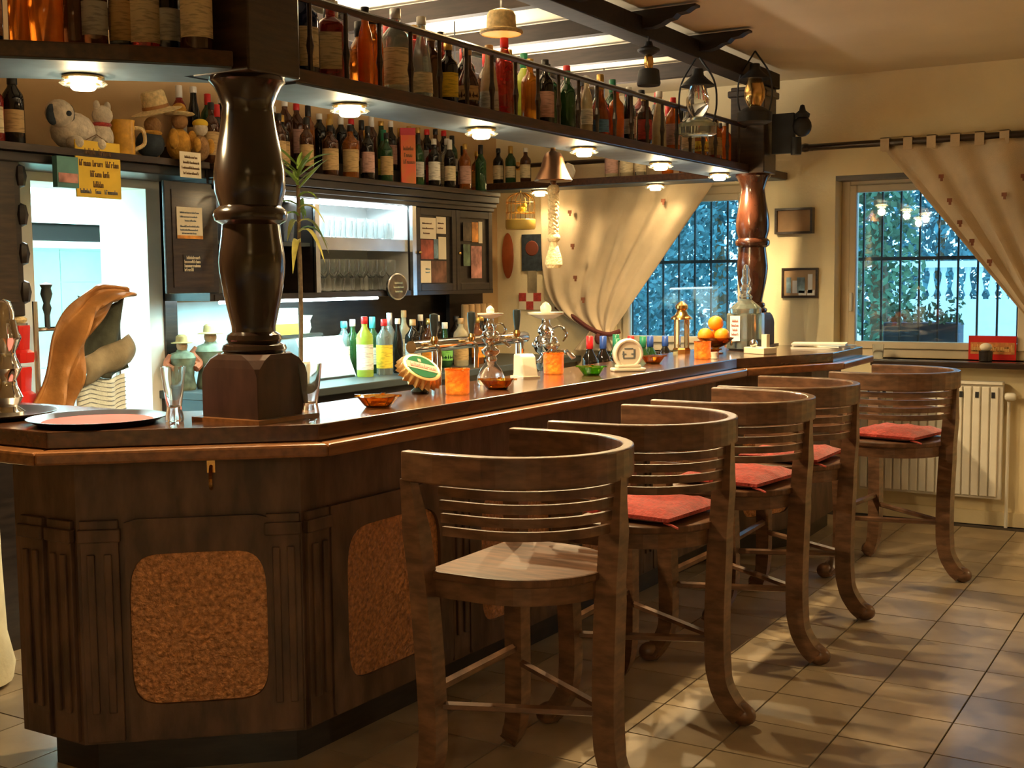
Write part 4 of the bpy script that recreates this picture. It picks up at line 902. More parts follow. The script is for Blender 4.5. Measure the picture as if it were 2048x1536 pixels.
bg_ = thing('laundry_bag', 'cream canvas bag standing on the floor left of the bar corner', 'bag', (-4.03, 2.75, 0))
b = NB(); lathe(b, [(.12,0),(.165,.02),(.175,.08),(.150,.20),(.142,.45),(.138,.70),(.11,.80),(.06,.84),(.05,.88),(.07,.92)], 20); obj('sack', b, mat('canvas_cream', (.72,.66,.46), .9, noise=.1, bump=.5, bscale=18), bg_, smooth=True)
b = NB(); tube(b, [(.062*math.cos(2*math.pi*k/16), .062*math.sin(2*math.pi*k/16), .85) for k in range(17)], .006, 5); obj('drawstring', b, 'rope', bg_)
# trays
tr = thing('serving_tray', 'round steel serving tray with pink liner on the bar corner', 'tray', (-2.93, 2.475, 1.08))
b = NB(); lathe(b, [(.165,0),(.172,.003),(.200,.016),(.203,.019),(.198,.019),(.170,.006),(.001,.005)], 40); obj('rim', b, 'tray_steel', tr, smooth=True)
b = NB(); lathe(b, [(.160,.005),(.160,.0075),(.001,.0076)], 40); obj('liner', b, 'pink', tr)
t2 = thing('serving_tray', 'second steel tray cut by the left picture edge', 'tray', (-3.36, 2.42, 1.08))
b = NB(); lathe(b, [(.165,0),(.172,.003),(.200,.016),(.203,.019),(.198,.019),(.170,.006),(.001,.005)], 40); obj('rim', b, 'tray_steel', t2, smooth=True)
# ================================================================== FIGURINES, PLANT, PAPER STACK
def figurine(loc, label, h, rz):
    t = thing('carved_figure', label, 'figurine', loc, rz, scale=(h,h,h))
    b = NB(); lathe(b, [(.22,0),(.24,.05),(.20,.25),(.22,.45),(.25,.58),(.20,.66),(.10,.70),(.09,.73)], 14); obj('coat', b, mat('figure_green', (.13,.15,.09), .8, noise=.5, scale=5), t, smooth=True)
    b = NB(); sphere(b, (.02,0,.80), .10, 1.15); obj('head', b, mat('figure_skin', (.45,.26,.13), .7, noise=.2), t, smooth=True)
    b = NB(); lathe(b, [(.19,.845),(.195,.855),(.11,.875),(.10,.97),(.06,1.0),(.001,1.0)], 16); obj('hat', b, mat('figure_hat', (.42,.29,.11), .8, noise=.3), t, smooth=True)
    for s in (-1,1):
        b = NB(); tube(b, smooth_curve([(0,s*.20,.62),(.06,s*.30,.48),(.16,s*.20,.38)],4), .065, 7); obj('arm', b, mat('figure_red', (.40,.12,.05), .8, noise=.3), t, smooth=True)
    b = NB(); sphere(b, (.11,0,.79), .025); obj('nose', b, MATS['figure_skin'], t)
figurine((XB+.16, 4.57, .95), 'small carved figure in olive coat with tan hat beside the near column', .33, R(-45))
figurine((XB+.10, 4.43, .95), 'second carved figure further left with raised grey hat', .28, R(-30))
pt = thing('bamboo_plant', 'tall thin plant with green strappy leaves right of the near column', 'plant', (-4.07, 4.72, .95))
b = NB(); lathe(b, [(.04,0),(.05,.02),(.055,.12),(.045,.14),(.04,.14)], 16); obj('pot', b, 'porcelain', pt, smooth=True)
b = NB(); tube(b, smooth_curve([(0,0,.13),(.01,.0,.45),(0,.01,.72),(.01,.0,1.02)],5), [.012]*10+[.010]*6, 8); obj('cane', b, 'stem', pt, smooth=True)
def leaf(zb, ang, ln, droop, w, material):
    b = NB(); d = Vector((math.cos(ang), math.sin(ang), 0)); s = Vector((-d.y, d.x, 0)); n = 7; pr = None
    for i in range(n+1):
        t_ = i/n; c = Vector((.01,0,zb)) + d*ln*t_ + Vector((0,0, ln*(.9*t_ - droop*t_*t_))); ww = w*math.sin(math.pi*min(1,.12+.88*t_))+.0005
        q = (b.verts.new(c+s*ww), b.verts.new(c+Vector((0,0,-ww*.5))), b.verts.new(c-s*ww))
        if pr:
            b.faces.new((pr[0],pr[1],q[1],q[0])); b.faces.new((pr[1],pr[2],q[2],q[1]))
        pr = q
    obj('leaf', b, material, pt, smooth=True)
for k in range(9): leaf(1.0+.012*k, k*2.4, .16+.02*(k%3), .15+.2*(k%3), .013, 'leaf')
for k in range(5): leaf(.80+.035*k, .8+k*1.9, .15, 1.5, .016, 'leaf_dry' if k % 2 else 'leaf')
for k in range(3): leaf(.88+.04*k, 2.0+k*2.1, .13, 1.0, .016, 'leaf')
for k in range(5): leaf(1.06+.014*k, 1.2+k*2.4, .15, .25, .012, 'leaf')
for k in range(3): leaf(.74+.05*k, 5.2+k*1.1, .16, 1.9, .018, 'leaf_dry')
wb_ = thing('paper_pad', 'white paper stack leaning lit on the back counter', 'paper', (XB+.36, 5.31, .95), R(0))
b = NB(); bx(b, -.008, .008, -.19, .19, 0, .25, Matrix.Rotation(R(-24),4,'Y')); obj('sheets', b, 'paper_white', wb_); b = NB(); bx(b, -.03, .03, -.15, .15, 0, .012); obj('holder', b, 'dark_steel', wb_)
gb = thing('storage_box', 'grey storage box behind the white paper on the back counter', 'box', (XB+.115, 5.20, .95))
b = NB(); bx(b, -.09, .09, -.14, .20, 0, .235); obj('box', b, mat('grey_box', (.22,.24,.24), .6, noise=.2), gb, bevel=.004); b = NB(); bx(b, -.095, .095, -.145, .205, .235, .25); obj('lid', b, 'black_wood', gb)
yb = thing('snack_box', 'yellow and white box on top of the grey storage box', 'box', (XB+.13, 5.13, 1.20), R(-12))
b = NB(); bx(b, -.05, .05, -.11, .09, 0, .145); obj('box', b, 'paper_white', yb); b = NB(); bx(b, .0502, .052, -.11, .09, 0, .06); obj('print', b, 'yellow_sign', yb)
fn = thing('paper_bag', 'crumpled pale paper bag beside the snack box', 'bag', (XB+.13, 5.32, 1.20), R(-25))
b = NB(); lathe(b, [(.04,0),(.05,.03),(.045,.07),(.06,.10),(.035,.085)], 10); obj('bag_body', b, mat('cream_paper', (.72,.72,.50), .8, noise=.2, bump=.6, bscale=30), fn)
# ================================================================== GLASSES ON THE LIT SHELF
def tumbler(loc, label, h=.11, r=.034, cat='glass', group='glasses in the lit cabinet', material='clear_glass', name='glass_tumbler'):
    b = NB(); lathe(b, [(r*.8,0),(r*.85,.004),(r,h),(r-.003,h),(r*.8,.008)], 16); o = obj(name, b, material, loc=loc, smooth=True)
    return tag(o, label, cat, group)
k = 0
for row, dx in enumerate((.26, .18)):
    for i in range(8):
        y = 5.28+i*.10+row*.04
        tumbler((XB+dx, y, 1.735), 'clear glass tumbler, %s from left in the %s row of the lit shelf' % (ORD[i], ('front','back')[row]), .10+.025*((i*3+row) % 3), .033)
def stemglass(loc, label):
    t = thing('stem_glass', label, 'glass', loc, group='stem glasses on the lower cabinet shelf')
    b = NB(); lathe(b, [(.030,0),(.031,.003),(.005,.008),(.004,.075),(.012,.085),(.030,.11),(.036,.15),(.032,.185),(.030,.185),(.033,.15),(.026,.112),(.006,.09)], 16); obj('glass_body', b, 'clear_glass', t, smooth=True)
for row, dx in enumerate((.27, .18)):
    for i in range(9):
        stemglass((XB+dx, 5.27+i*.088, 1.43), 'stem glass, %s from left in the %s row below the lit shelf' % (ORD[i], ('front','back')[row]))
for i in range(6):
    tumbler((XB+.22+.06*(i % 2), 4.58+i*.095, 1.70 if i % 2 else 1.43), 'tall dim glass, %s from left in the unlit cabinet bay' % ORD[i], .16, .032, group='glasses in the unlit bay', material='amber_glass' if i in (2,4) else 'clear_glass')
# ================================================================== THINGS ON THE BAR TOP
Z1 = 1.08
def ashtray(loc, material, label, r):
    t = thing('ashtray', label, 'ashtray', loc, group='glass ashtrays on the bar')
    b = NB(); lathe(b, [(r*.55,0),(r*.62,.004),(r*.97,.034),(r,.037),(r*.93,.037),(r*.55,.010),(.001,.008)], 16); obj('glass_body', b, material, t)
    for k in range(4):
        a = k*math.pi/2+.4; b = NB(); bx(b, -.010, .010, -.006, .006, .034, .041, Matrix.Translation((r*.95*math.cos(a), r*.95*math.sin(a), 0)) @ Matrix.Rotation(a,4,'Z')); obj('cigarette_rest', b, material, t)
ashtray((-2.44,3.21,Z1), 'amber_glass', 'amber glass ashtray nearest the turned column', .072)
ashtray((-2.42,3.93,Z1), 'amber_glass', 'amber glass ashtray in front of the first water pipe', .068)
ashtray((-2.40,4.67,Z1), 'green_glass', 'green glass ashtray before the white round sign', .060)
ashtray((-2.45,5.42,Z1), 'amber_glass', 'amber glass ashtray right of the white round sign', .060)
ashtray((-2.40,6.02,Z1), 'amber_glass', 'amber glass ashtray in front of the oranges', .060)
ashtray((-2.86,5.18,.88), 'green_glass', 'green glass ashtray on the service counter behind the taps', .060)
# crown cap
cc = thing('crown_cap', 'giant bottle crown cap with green and cream logo on the bar', 'crown cap', (-2.60, 3.675, Z1))
nz_ = Vector((.601,-.146,.786)).normalized(); ny_ = Vector((.80,.51,.33)); ny_ = (ny_-nz_*ny_.dot(nz_)).normalized(); nx_ = ny_.cross(nz_)
RX = Matrix.Identity(4)
for i in range(3): RX[i][0] = nx_[i]; RX[i][1] = ny_[i]; RX[i][2] = nz_[i]
RX = Matrix.Translation((0,0,.078)) @ RX
b = NB(); n = 84; rings = []
for r_, z_, amp in ((.070,.024,0),(.076,.022,.0),(.080,.012,.003),(.084,-.002,.0065),(.086,-.014,.008)):
    rings.append([b.verts.new(RX @ Vector(((r_+amp*math.cos(21*2*math.pi*k/n))*math.cos(2*math.pi*k/n), (r_+amp*math.cos(21*2*math.pi*k/n))*math.sin(2*math.pi*k/n), z_))) for k in range(n)])
for a, c in zip(rings, rings[1:]):
    for k in range(n): b.faces.new((a[k], a[(k+1)%n], c[(k+1)%n], c[k]))
b.faces.new(rings[0]); b.faces.new(list(reversed(rings[-1]))); obj('fluted_cap', b, mat('crown_gold', (.62,.38,.15), .35, metal=.7), cc, smooth=True)
b = NB(); lathe(b, [(.062,.0242),(.062,.0252)], 40, mtx=RX); obj('logo_disc', b, mat('logo_green', (.012,.10,.04), .8, spec=.1), cc)
b = NB(); bx(b, -.020, .020, -.0625, .0625, .0252, .0262, RX); bd = obj('logo_band', b, mat('logo_cream', (.60,.36,.26), .8, spec=.1), cc)
lettering(cc, RX @ Vector((.010,-.048,.0264)), RX.to_3x3() @ Vector((0,1,0)), RX.to_3x3() @ Vector((-1,0,0)), RX.to_3x3() @ Vector((0,0,1)), [(0,[(0,.096)])], mat('logo_red',(.60,.12,.08),.5), .018)
b = NB(); lathe(b, [(.030,-.0),(.034,.006),(.02,.02),(.014,.05)], 14); obj('stand', b, 'dark_wood', cc)
b = NB(); bx(b, -.008, .008, .018, .030, .0252, .0262, RX @ Matrix.Translation((-.035,-.03,0))); obj('logo_star', b, MATS['logo_cream'], cc)
def candle(loc, label, s=1.0):
    t = thing('candle_glass', label, 'candle holder', loc, group='orange candle glasses on the bar', scale=(s,s,s))
    b = NB(); lathe(b, [(.040,0),(.044,.004),(.045,.085),(.046,.09),(.041,.09),(.040,.012),(.001,.010)], 24); obj('glass', b, 'candle', t, smooth=True)
    b = NB(); lathe(b, [(.045,.088),(.047,.090),(.047,.094),(.041,.094)], 24, cap=False); obj('rim', b, 'amber_glass', t, smooth=True)
    b = NB(); lathe(b, [(.018,.011),(.018,.035),(.002,.036),(.001,.045)], 12); obj('tea_light', b, mat('wax', (.85,.6,.35), .5, emit=(1,.45,.08), es=3), t)
candle((-2.45,3.70,Z1), 'orange candle glass next to the giant crown cap'); candle((-2.58,4.66,Z1), 'orange candle glass right of the white napkin holder'); candle((-2.36,5.83,Z1), 'orange candle glass before the oranges and lantern', .95)
def hookah(loc, label, sc):
    t = thing('water_pipe', label, 'water pipe', loc, scale=(sc*1.28,sc*1.28,sc), group='chrome water pipes')
    b = NB(); lathe(b, [(.052,0),(.056,.01),(.052,.04),(.040,.075),(.022,.105),(.020,.12)], 22); obj('glass_vase', b, 'clear_glass', t, smooth=True)
    b = NB(); lathe(b, [(.022,.115),(.026,.125),(.020,.14),(.034,.155),(.036,.17),(.020,.185),(.016,.195),(.030,.21),(.038,.235),(.030,.26),(.018,.27),(.024,.28),(.022,.295),(.012,.31),(.012,.335)], 22); obj('stem', b, 'chrome', t, smooth=True)
    for a in range(6):
        b = NB(); an = a*math.pi/3; sphere(b, (.036*math.cos(an),.036*math.sin(an),.235), .009, seg=8, rings=6); obj('stud', b, 'chrome', t, smooth=True)
    b = NB(); lathe(b, [(.012,.325),(.030,.333),(.050,.345),(.052,.352),(.047,.352),(.02,.345)], 24); obj('ash_plate', b, 'porcelain', t, smooth=True)
    b = NB(); lathe(b, [(.010,.345),(.016,.36),(.016,.372),(.008,.385),(.001,.39)], 14); obj('bowl_knob', b, 'porcelain', t, smooth=True)
    b = NB(); tube(b, smooth_curve([(.02,-.02,.20),(.07,-.02,.215),(.10,-.02,.19)],5), .008, 8); obj('hose_port', b, 'chrome', t, smooth=True)
    for s in (-1,1):
        b = NB(); tube(b, smooth_curve([(.01,s*.012,.29),(.03,s*.03,.30),(.045,s*.04,.27),(.035,s*.035,.245)],4), .004, 6); obj('ornament_arm', b, 'chrome', t, smooth=True)
hookah((-2.555,4.10,Z1), 'first chrome water pipe with white plate, right of the crown cap', .80); hookah((-2.82,5.02,.88), 'second chrome water pipe, standing behind the orange candle glass', 1.30)
nh = thing('napkin_holder', 'white plastic napkin dispenser between the two water pipes', 'napkin holder', (-2.59, 4.43, Z1), R(-32))
b = NB(); pr_ = [(-.055,0),(.055,0),(.050,.02),(.030,.09),(.012,.10),(-.040,.10),(-.045,.02)]
a = [b.verts.new((x,-.035,z)) for x, z in pr_]; c = [b.verts.new((x,.035,z)) for x, z in pr_]
b.faces.new(a); b.faces.new(list(reversed(c)))
for k in range(len(pr_)): b.faces.new((a[k], a[(k+1)%len(pr_)], c[(k+1)%len(pr_)], c[k]))
obj('shell', b, 'porcelain', nh, bevel=.006); b = NB(); bx(b, -.06, .06, -.04, .04, 0, .008); obj('base', b, 'porcelain', nh)
rs_ = thing('round_sign', 'white round bakelite sign on a stepped foot on the bar', 'sign', (-2.35, 4.93, Z1), R(-48))
b = NB(); lathe(b, [(.064,-.022),(.068,-.016),(.068,.010),(.062,.018),(.056,.018),(.052,.012),(.001,.012)], 40, mtx=Matrix.Translation((0,0,.078)) @ Matrix.Rotation(R(90),4,'Y')); obj('disc', b, 'porcelain', rs_, smooth=True)
b = NB(); bx(b, -.035, .035, -.075, .075, 0, .016); bx(b, -.028, .028, -.055, .055, .016, .030); obj('foot', b, 'porcelain', rs_, bevel=.006)
b = NB()
for vz, y0, y1 in ((.020,-.02,.02),(-.004,-.03,-.012),(-.004,.012,.03),(-.022,-.026,.028)): bx(b, .0122, .0135, y0, y1, .078+vz, .078+vz+.006)
bx(b, .0122, .0135, -.028, -.022, .062, .09); bx(b, .0122, .0135, .022, .030, .062, .098); obj('emblem', b, 'grey_ink', rs_)
for (x, y, z, lb) in ((-2.66,6.86,1.12,'orange at the left of the fruit bowl'),(-2.62,6.96,1.125,'orange at the right of the fruit bowl'),(-2.70,6.98,1.125,'orange at the back of the fruit bowl'),(-2.63,6.90,1.195,'topmost orange in the fruit bowl'),(-2.70,6.80,1.115,'small orange at the front of the fruit bowl')):
    pass
FB = (-2.45, 6.24, Z1)
fb = thing('fruit_bowl', 'amber glass fruit bowl holding oranges near the jar', 'bowl', FB)
b = NB(); lathe(b, [(.04,0),(.045,.006),(.02,.012),(.018,.03),(.06,.05),(.098,.085),(.100,.088),(.094,.088),(.055,.055),(.001,.045)], 24); obj('glass_body', b, 'amber_glass', fb, smooth=True)
def orange(dx, dy, dz, lb, r=.042):
    t = thing('orange', lb, 'orange', (FB[0]+dx, FB[1]+dy, Z1+dz), group='oranges in the fruit bowl'); b = NB(); sphere(b, (0,0,0), r, .95, 18, 12); obj('fruit', b, 'orange_fruit', t, smooth=True)
    b = NB(); lathe(b, [(.004,.037),(.002,.042)], 6); obj('stem_end', b, 'leaf', t)
orange(-.045,-.035,.10,'orange at the left of the fruit bowl'); orange(.045,-.02,.10,'orange at the right of the fruit bowl'); orange(0,.05,.10,'orange at the back of the fruit bowl'); orange(.0,.0,.165,'topmost orange in the fruit bowl')
ln = thing('brass_lantern', 'small brass lantern with glass behind the wine bottles', 'lantern', (-2.64, 6.22, Z1))
b = NB(); lathe(b, [(.050,0),(.052,.02),(.045,.03)], 8); obj('base', b, 'brass', ln); b = NB(); lathe(b, [(.040,.03),(.040,.185)], 8, cap=False); obj('glass', b, 'clear_glass', ln)
for k in range(8):
    a = 2*math.pi*k/8; b = NB(); tube(b, [(.042*math.cos(a),.042*math.sin(a),.03),(.042*math.cos(a),.042*math.sin(a),.185)], .003, 4); obj('post', b, 'brass', ln)
b = NB(); lathe(b, [(.060,.185),(.058,.195),(.036,.21),(.024,.235),(.034,.245),(.034,.262),(.012,.28),(.001,.285)], 16); obj('roof', b, 'brass', ln, smooth=True)
jr = thing('glass_jar', 'large square glass jar with stopper and white label by the far column', 'jar', (-2.42, 6.62, Z1), R(-20))
b = NB(); lathe(b, [(.070,0),(.082,.01),(.082,.20),(.078,.21)], 20, sq=.7); obj('jar_body', b, 'jar_green', jr)
b = NB(); lathe(b, [(.088,.205),(.090,.215),(.090,.235),(.075,.25),(.045,.275),(.030,.29)], 20); obj('lid', b, 'jar_green', jr, smooth=True)
b = NB(); lathe(b, [(.030,.285),(.040,.30),(.024,.32),(.034,.345),(.022,.37),(.030,.395),(.020,.42),(.022,.45),(.012,.48),(.001,.485)], 18); obj('stopper', b, 'clear_glass', jr, smooth=True)
b = NB(); bx(b, -.036, .036, -.090, -.0885, .055, .195); jl = obj('paper_label', b, 'paper_white', jr)
lettering(jr, (-.025,-.0905,0), (1,0,0), (0,0,1), (0,-1,0), [(.16,[(.005,.045)]),(.135,[(0,.05)]),(.11,[(.008,.042)]),(.085,[(.0,.05)])], mat('label_ink',(.45,.18,.14),.7), .012)
b = NB(); tube(b, [(0,-.075,.05),(0,-.12,.05),(0,-.12,.03)], .010, 8); obj('tap', b, 'chrome', jr)
b = NB(); lathe(b, [(.074,.012),(.0745,.055),(.05,.06)], 20, sq=.7); obj('dark_filling', b, 'black_wood', jr)
nd = thing('napkin_dispenser', 'low wooden napkin box with paper napkins sticking up by the jar', 'napkin box', (-2.23, 6.33, Z1), R(-25))
b = NB(); bx(b, -.075, .075, -.05, .05, 0, .035); obj('box', b, 'paper', nd, bevel=.004); b = NB(); bx(b, .02, .058, -.012, .012, .035, .105); obj('napkins', b, 'paper', nd); b = NB(); sphere(b, (-.03,-.02,.055), .022); obj('shaker', b, 'steel', nd, smooth=True)
cup = thing('small_cup', 'small white egg cup beside the third candle glass', 'cup', (-2.30, 5.84, Z1)); b = NB(); lathe(b, [(.018,0),(.020,.003),(.016,.01),(.019,.035),(.016,.035),(.012,.012)], 14); obj('cup_body', b, 'porcelain', cup, smooth=True)
for k, (dx, dy, rz, c) in enumerate(((0,0,R(5),'paper'),(.015,.02,R(-14),'picture_blue'),(-.01,.01,R(12),'paper'))):
    mg = thing('magazine', ['lowest magazine of the stack on the far bar end','blue magazine in the middle of the stack on the bar end','topmost magazine of the stack on the bar end'][k], 'magazine', (-2.08+dx, 6.93+dy, Z1+.010*k), rz, 'magazines on the bar')
    b = NB(); bx(b, -.15, .15, -.10, .10, .0005, .009); obj('pages', b, 'paper_white', mg); b = NB(); bx(b, -.152, .152, -.102, .102, .009, .0098); obj('cover', b, c, mg)
def schnapps(loc, label):
    t = thing('beer_glass', label, 'glass', loc); b = NB(); lathe(b, [(.026,0),(.028,.01),(.024,.03),(.022,.04),(.030,.10),(.037,.165),(.034,.165),(.027,.10),(.018,.045),(.001,.04)], 18); obj('glass_body', b, 'clear_glass', t, smooth=True)
schnapps((-2.745,2.605,Z1), 'tall flared beer glass left of the near column'); schnapps((-2.44,2.87,Z1), 'tall beer glass half hidden right of the near column')
# beer tap bridge
dt = thing('beer_tap_bridge', 'chrome beer tap bridge with black handles behind the bar', 'beer tap', (-2.87, 4.60, .88))
for y in (-.42, .0, .26):
    b = NB(); lathe(b, [(.035,0),(.036,.01),(.022,.02),(.020,.33)], 14, c=(0,y,0)); obj('pillar', b, 'chrome', dt, smooth=True)
b = NB(); tube(b, [(0,-.60,.345),(0,.31,.345)], .026, 14); obj('bridge_tube', b, 'chrome', dt, smooth=True)
for y in (-.50, -.22, .16):
    b = NB(); tube(b, smooth_curve([(.02,y,.345),(.055,y,.345),(.07,y,.315),(.068,y,.24)],4), .010, 8); obj('faucet', b, 'chrome', dt, smooth=True)
    b = NB(); lathe(b, [(.012,.355),(.018,.37),(.012,.385)], 10, c=(.045,y,0)); obj('valve', b, 'brass', dt, smooth=True)
    b = NB(); lathe(b, [(.010,.385),(.014,.41),(.018,.455),(.017,.475),(.001,.48)], 10, c=(.045,y,0)); obj('handle', b, mat('black_plastic', (.015,.02,.02), .3), dt, smooth=True)
# corks / rolls rack in the back
ck_ = thing('menu_roll_rack', 'dark rack with pale rolled menus at the end of back bar', 'rack', (XB+.06, 7.20, 1.05))
b = NB(); bx(b, 0, .03, -.32, .10, 0, .36); obj('back_board', b, 'black_wood', ck_); b = NB(); bx(b, 0, .20, -.32, .10, 0, .015); obj('shelf_board', b, 'black_wood', ck_)
for k in range(5):
    b = NB(); lathe(b, [(.026,.015),(.026,.27),(.021,.275)], 12, c=(.12,-.27+k*.075,0)); obj('menu_roll', b, mat('wood_pale', (.62,.40,.19), .6, noise=.2, scale=12), ck_, smooth=True)
# ================================================================== HANGING THINGS
bl = thing('ship_bell', 'bronze bell with braided rope hanging under the bottle shelf', 'bell', (-2.775, 5.02, 1.95))
b = NB(); lathe(b, [(.086,-.005),(.090,0),(.078,.018),(.058,.06),(.048,.10),(.036,.125),(.014,.135),(.010,.15)], 28); obj('bell_body', b, 'bell', bl, smooth=True)
b = NB(); sphere(b, (0,0,-.008), .016); tube(b, [(0,0,.09),(0,0,-.005)], .004, 5); cl = obj('clapper', b, 'bell', bl, smooth=True)
b = NB(); pts = []
for s in range(3):
    pts = [(.014*math.cos(t_*1.1+s*2.094), .014*math.sin(t_*1.1+s*2.094), -.03-.0095*t_) for t_ in range(0, 24)]
    tube(b, pts, .014, 7)
obj('rope_braid', b, 'rope', bl, smooth=True)
b = NB(); sphere(b, (0,0,-.045), .030, .9); sphere(b, (0,0,-.265), .032, .8); obj('knot', b, 'rope', bl, smooth=True)
b = NB(); lathe(b, [(.016,-.285),(.024,-.31),(.038,-.36),(.041,-.39),(.030,-.405),(.001,-.408)], 16); obj('tassel', b, 'rope', bl, smooth=True)
b = NB(); tube(b, [(0,0,.145),(0,0,.155)], .012, 8); obj('hanger', b, 'brass', bl)
bcg = thing('birdcage', 'small brass birdcage hanging under the cross shelf beside the wall', 'birdcage', (-4.33, 7.36, 1.85))
b = NB(); lathe(b, [(.098,-.015),(.105,0),(.105,.05),(.100,.055)], 24); obj('tray', b, mat('cage_yellow', (.80,.55,.12), .4, noise=.1), bcg, smooth=True)
b = NB()
for k in range(18):
    a = 2*math.pi*k/18; c_, s_ = math.cos(a), math.sin(a)
    tube(b, smooth_curve([(.10*c_,.10*s_,.05),(.10*c_,.10*s_,.17),(.085*c_,.085*s_,.205),(.045*c_,.045*s_,.23),(0,0,.238)],3), .0022, 4)
obj('bars', b, 'brass', bcg)
for z in (.10,.17):
    b = NB(); tube(b, [(.101*math.cos(2*math.pi*k/24), .101*math.sin(2*math.pi*k/24), z) for k in range(25)], .003, 5); obj('hoop', b, 'brass', bcg)
b = NB(); tube(b, [(-.09,0,.10),(.09,0,.10)], .004, 5); obj('perch', b, 'straw', bcg)
b = NB(); sphere(b, (.01,0,.125), .026, 1.0, 12, 8, 1.4, 1); sphere(b, (.035,0,.15), .016); obj('toy_bird', b, MATS['yellow_felt'], bcg, smooth=True)
b = NB(); tube(b, [(0,0,.238),(0,0,.25)], .006, 6); obj('hook', b, 'brass', bcg)
# wall ornaments under the cage
o_ = thing('wall_plaque', 'oval orange wooden plaque on the wall beside the back bar', 'plaque', (-4.60, YW-.012, 1.66))
b = NB(); lathe(b, [(.10,0),(.11,.006),(.09,.012),(.001,.014)], 24, mtx=Matrix.Diagonal((.45,1,1.5,1)) @ Matrix.Rotation(R(90),4,'X')); obj('board', b, mat('plaque_red', (.42,.10,.03), .4, noise=.2), o_, smooth=True)
pn = thing('pennant', 'dark pennant with crest hanging under the birdcage', 'pennant', (-4.40, YW-.010, 1.55))
b = NB(); bx(b, -.085, .085, -.004, .004, 0, .26); obj('cloth', b, DARKF, pn); b = NB(); lathe(b, [(.055,0),(.05,.004),(.001,.005)], 20, mtx=Matrix.Translation((.0,-.004,.16)) @ Matrix.Rotation(R(90),4,'X')); obj('crest', b, mat('crest_red', (.16,.04,.02), .6), pn)
b = NB(); bx(b, -.035, .035, -.004, .004, -.16, 0); obj('tail', b, 'khaki_cloth', pn)
cs = thing('checkered_scarf', 'dark red and cream checkered scarf below the pennant', 'scarf', (-4.42, YW-.012, 1.27))
for i in range(3):
    for j in range(2):
        b = NB(); bx(b, -.09+i*.06, -.03+i*.06, -.004, .004, j*.06, .06+j*.06); obj('check', b, 'red_cloth' if (i+j) % 2 else 'paper', cs)
for (x, y, z, lb) in ((-2.40,5.26,2.38,'dark oil lantern hanging from the long beam, left of the glass lanterns'),):
    t = thing('hanging_lantern', lb, 'lantern', (x,y,z), group='lanterns hanging from the beams')
    b = NB(); lathe(b, [(.052,.0),(.055,.01),(.048,.07),(.042,.075)], 18); obj('shade', b, 'iron', t, smooth=True); b = NB(); lathe(b, [(.018,.075),(.022,.10),(.020,.13),(.014,.14)], 14); obj('burner', b, 'brass', t, smooth=True)
    b = NB(); lathe(b, [(.020,.14),(.050,.155),(.052,.165),(.020,.18),(.015,.20)], 16); obj('cap', b, 'iron', t, smooth=True); b = NB(); tube(b, [(0,0,.20),(0,0,.225)], .004, 5); obj('hook', b, 'iron', t)
def storm(loc, label, sc, glass):
    t = thing('storm_lantern', label, 'lantern', loc, group='lanterns hanging from the beams', scale=(sc,sc,sc))
    b = NB(); lathe(b, [(.075,0),(.095,.01),(.098,.06),(.060,.085),(.035,.095)], 20); obj('tank', b, glass and 'jar_green' or 'iron', t, smooth=True)
    b = NB(); lathe(b, [(.035,.095),(.055,.14),(.058,.18),(.045,.23),(.040,.245)], 18, cap=False); obj('chimney', b, 'clear_glass' if glass else 'brass', t, smooth=True)
    b = NB(); lathe(b, [(.085,.245),(.080,.255),(.050,.28),(.030,.30),(.026,.33),(.001,.335)], 18); obj('roof', b, 'iron', t, smooth=True)
    for s in (-1,1):
        b = NB(); tube(b, smooth_curve([(s*.08,0,.05),(s*.10,0,.15),(s*.085,0,.27),(0,0,.40)],5), .005, 6); obj('frame_wire', b, 'iron', t)
storm((-2.42,5.90,2.21), 'glass storm lantern hanging before the far column', 1.02, True)
storm((-2.34,6.52,2.33), 'dark storm lantern hanging against the far column post', .98, False)
sl2 = thing('ship_lamp', 'small dark ship lamp on the outer side of the far column', 'lamp', (-2.29, 7.03, 2.36))
b = NB(); sphere(b, (.055,0,.0), .055, 1.1); obj('globe_body', b, 'iron', sl2, smooth=True); b = NB(); lathe(b, [(.04,.05),(.045,.07),(.02,.09),(.012,.12),(.001,.125)], 14, c=(.055,0,0)); obj('cap', b, 'iron', sl2, smooth=True)
b = NB(); bx(b, -.12, .01, -.02, .02, -.15, .08); obj('bracket', b, 'iron', sl2); b = NB(); lathe(b, [(.03,-.16),(.034,-.14),(.03,-.06)], 12, c=(.02,0,0)); obj('base', b, 'iron', sl2, smooth=True)
pd = thing('pendant_lamp', 'orange wicker pendant lamp glowing among the beams above the shelf', 'lamp', (-2.60, 4.28, 2.475))
b = NB(); lathe(b, [(.080,0),(.088,.006),(.086,.014),(.060,.022),(.058,.075),(.050,.09),(.020,.10)], 24, cap=False); obj('shade', b, 'straw', pd, smooth=True)
b = NB(); lathe(b, [(.080,.002),(.001,.004)], 24); obj('diffuser', b, mat('diffuser_warm', (1,.7,.3), .5, emit=(1,.42,.07), es=.55), pd); b = NB(); tube(b, [(0,0,.09),(0,0,.253)], .004, 5); obj('cord', b, 'iron', pd)
lamp('pendant_bulb', 'POINT', (-2.60, 4.28, 2.61), 2.5, WARM, .04)
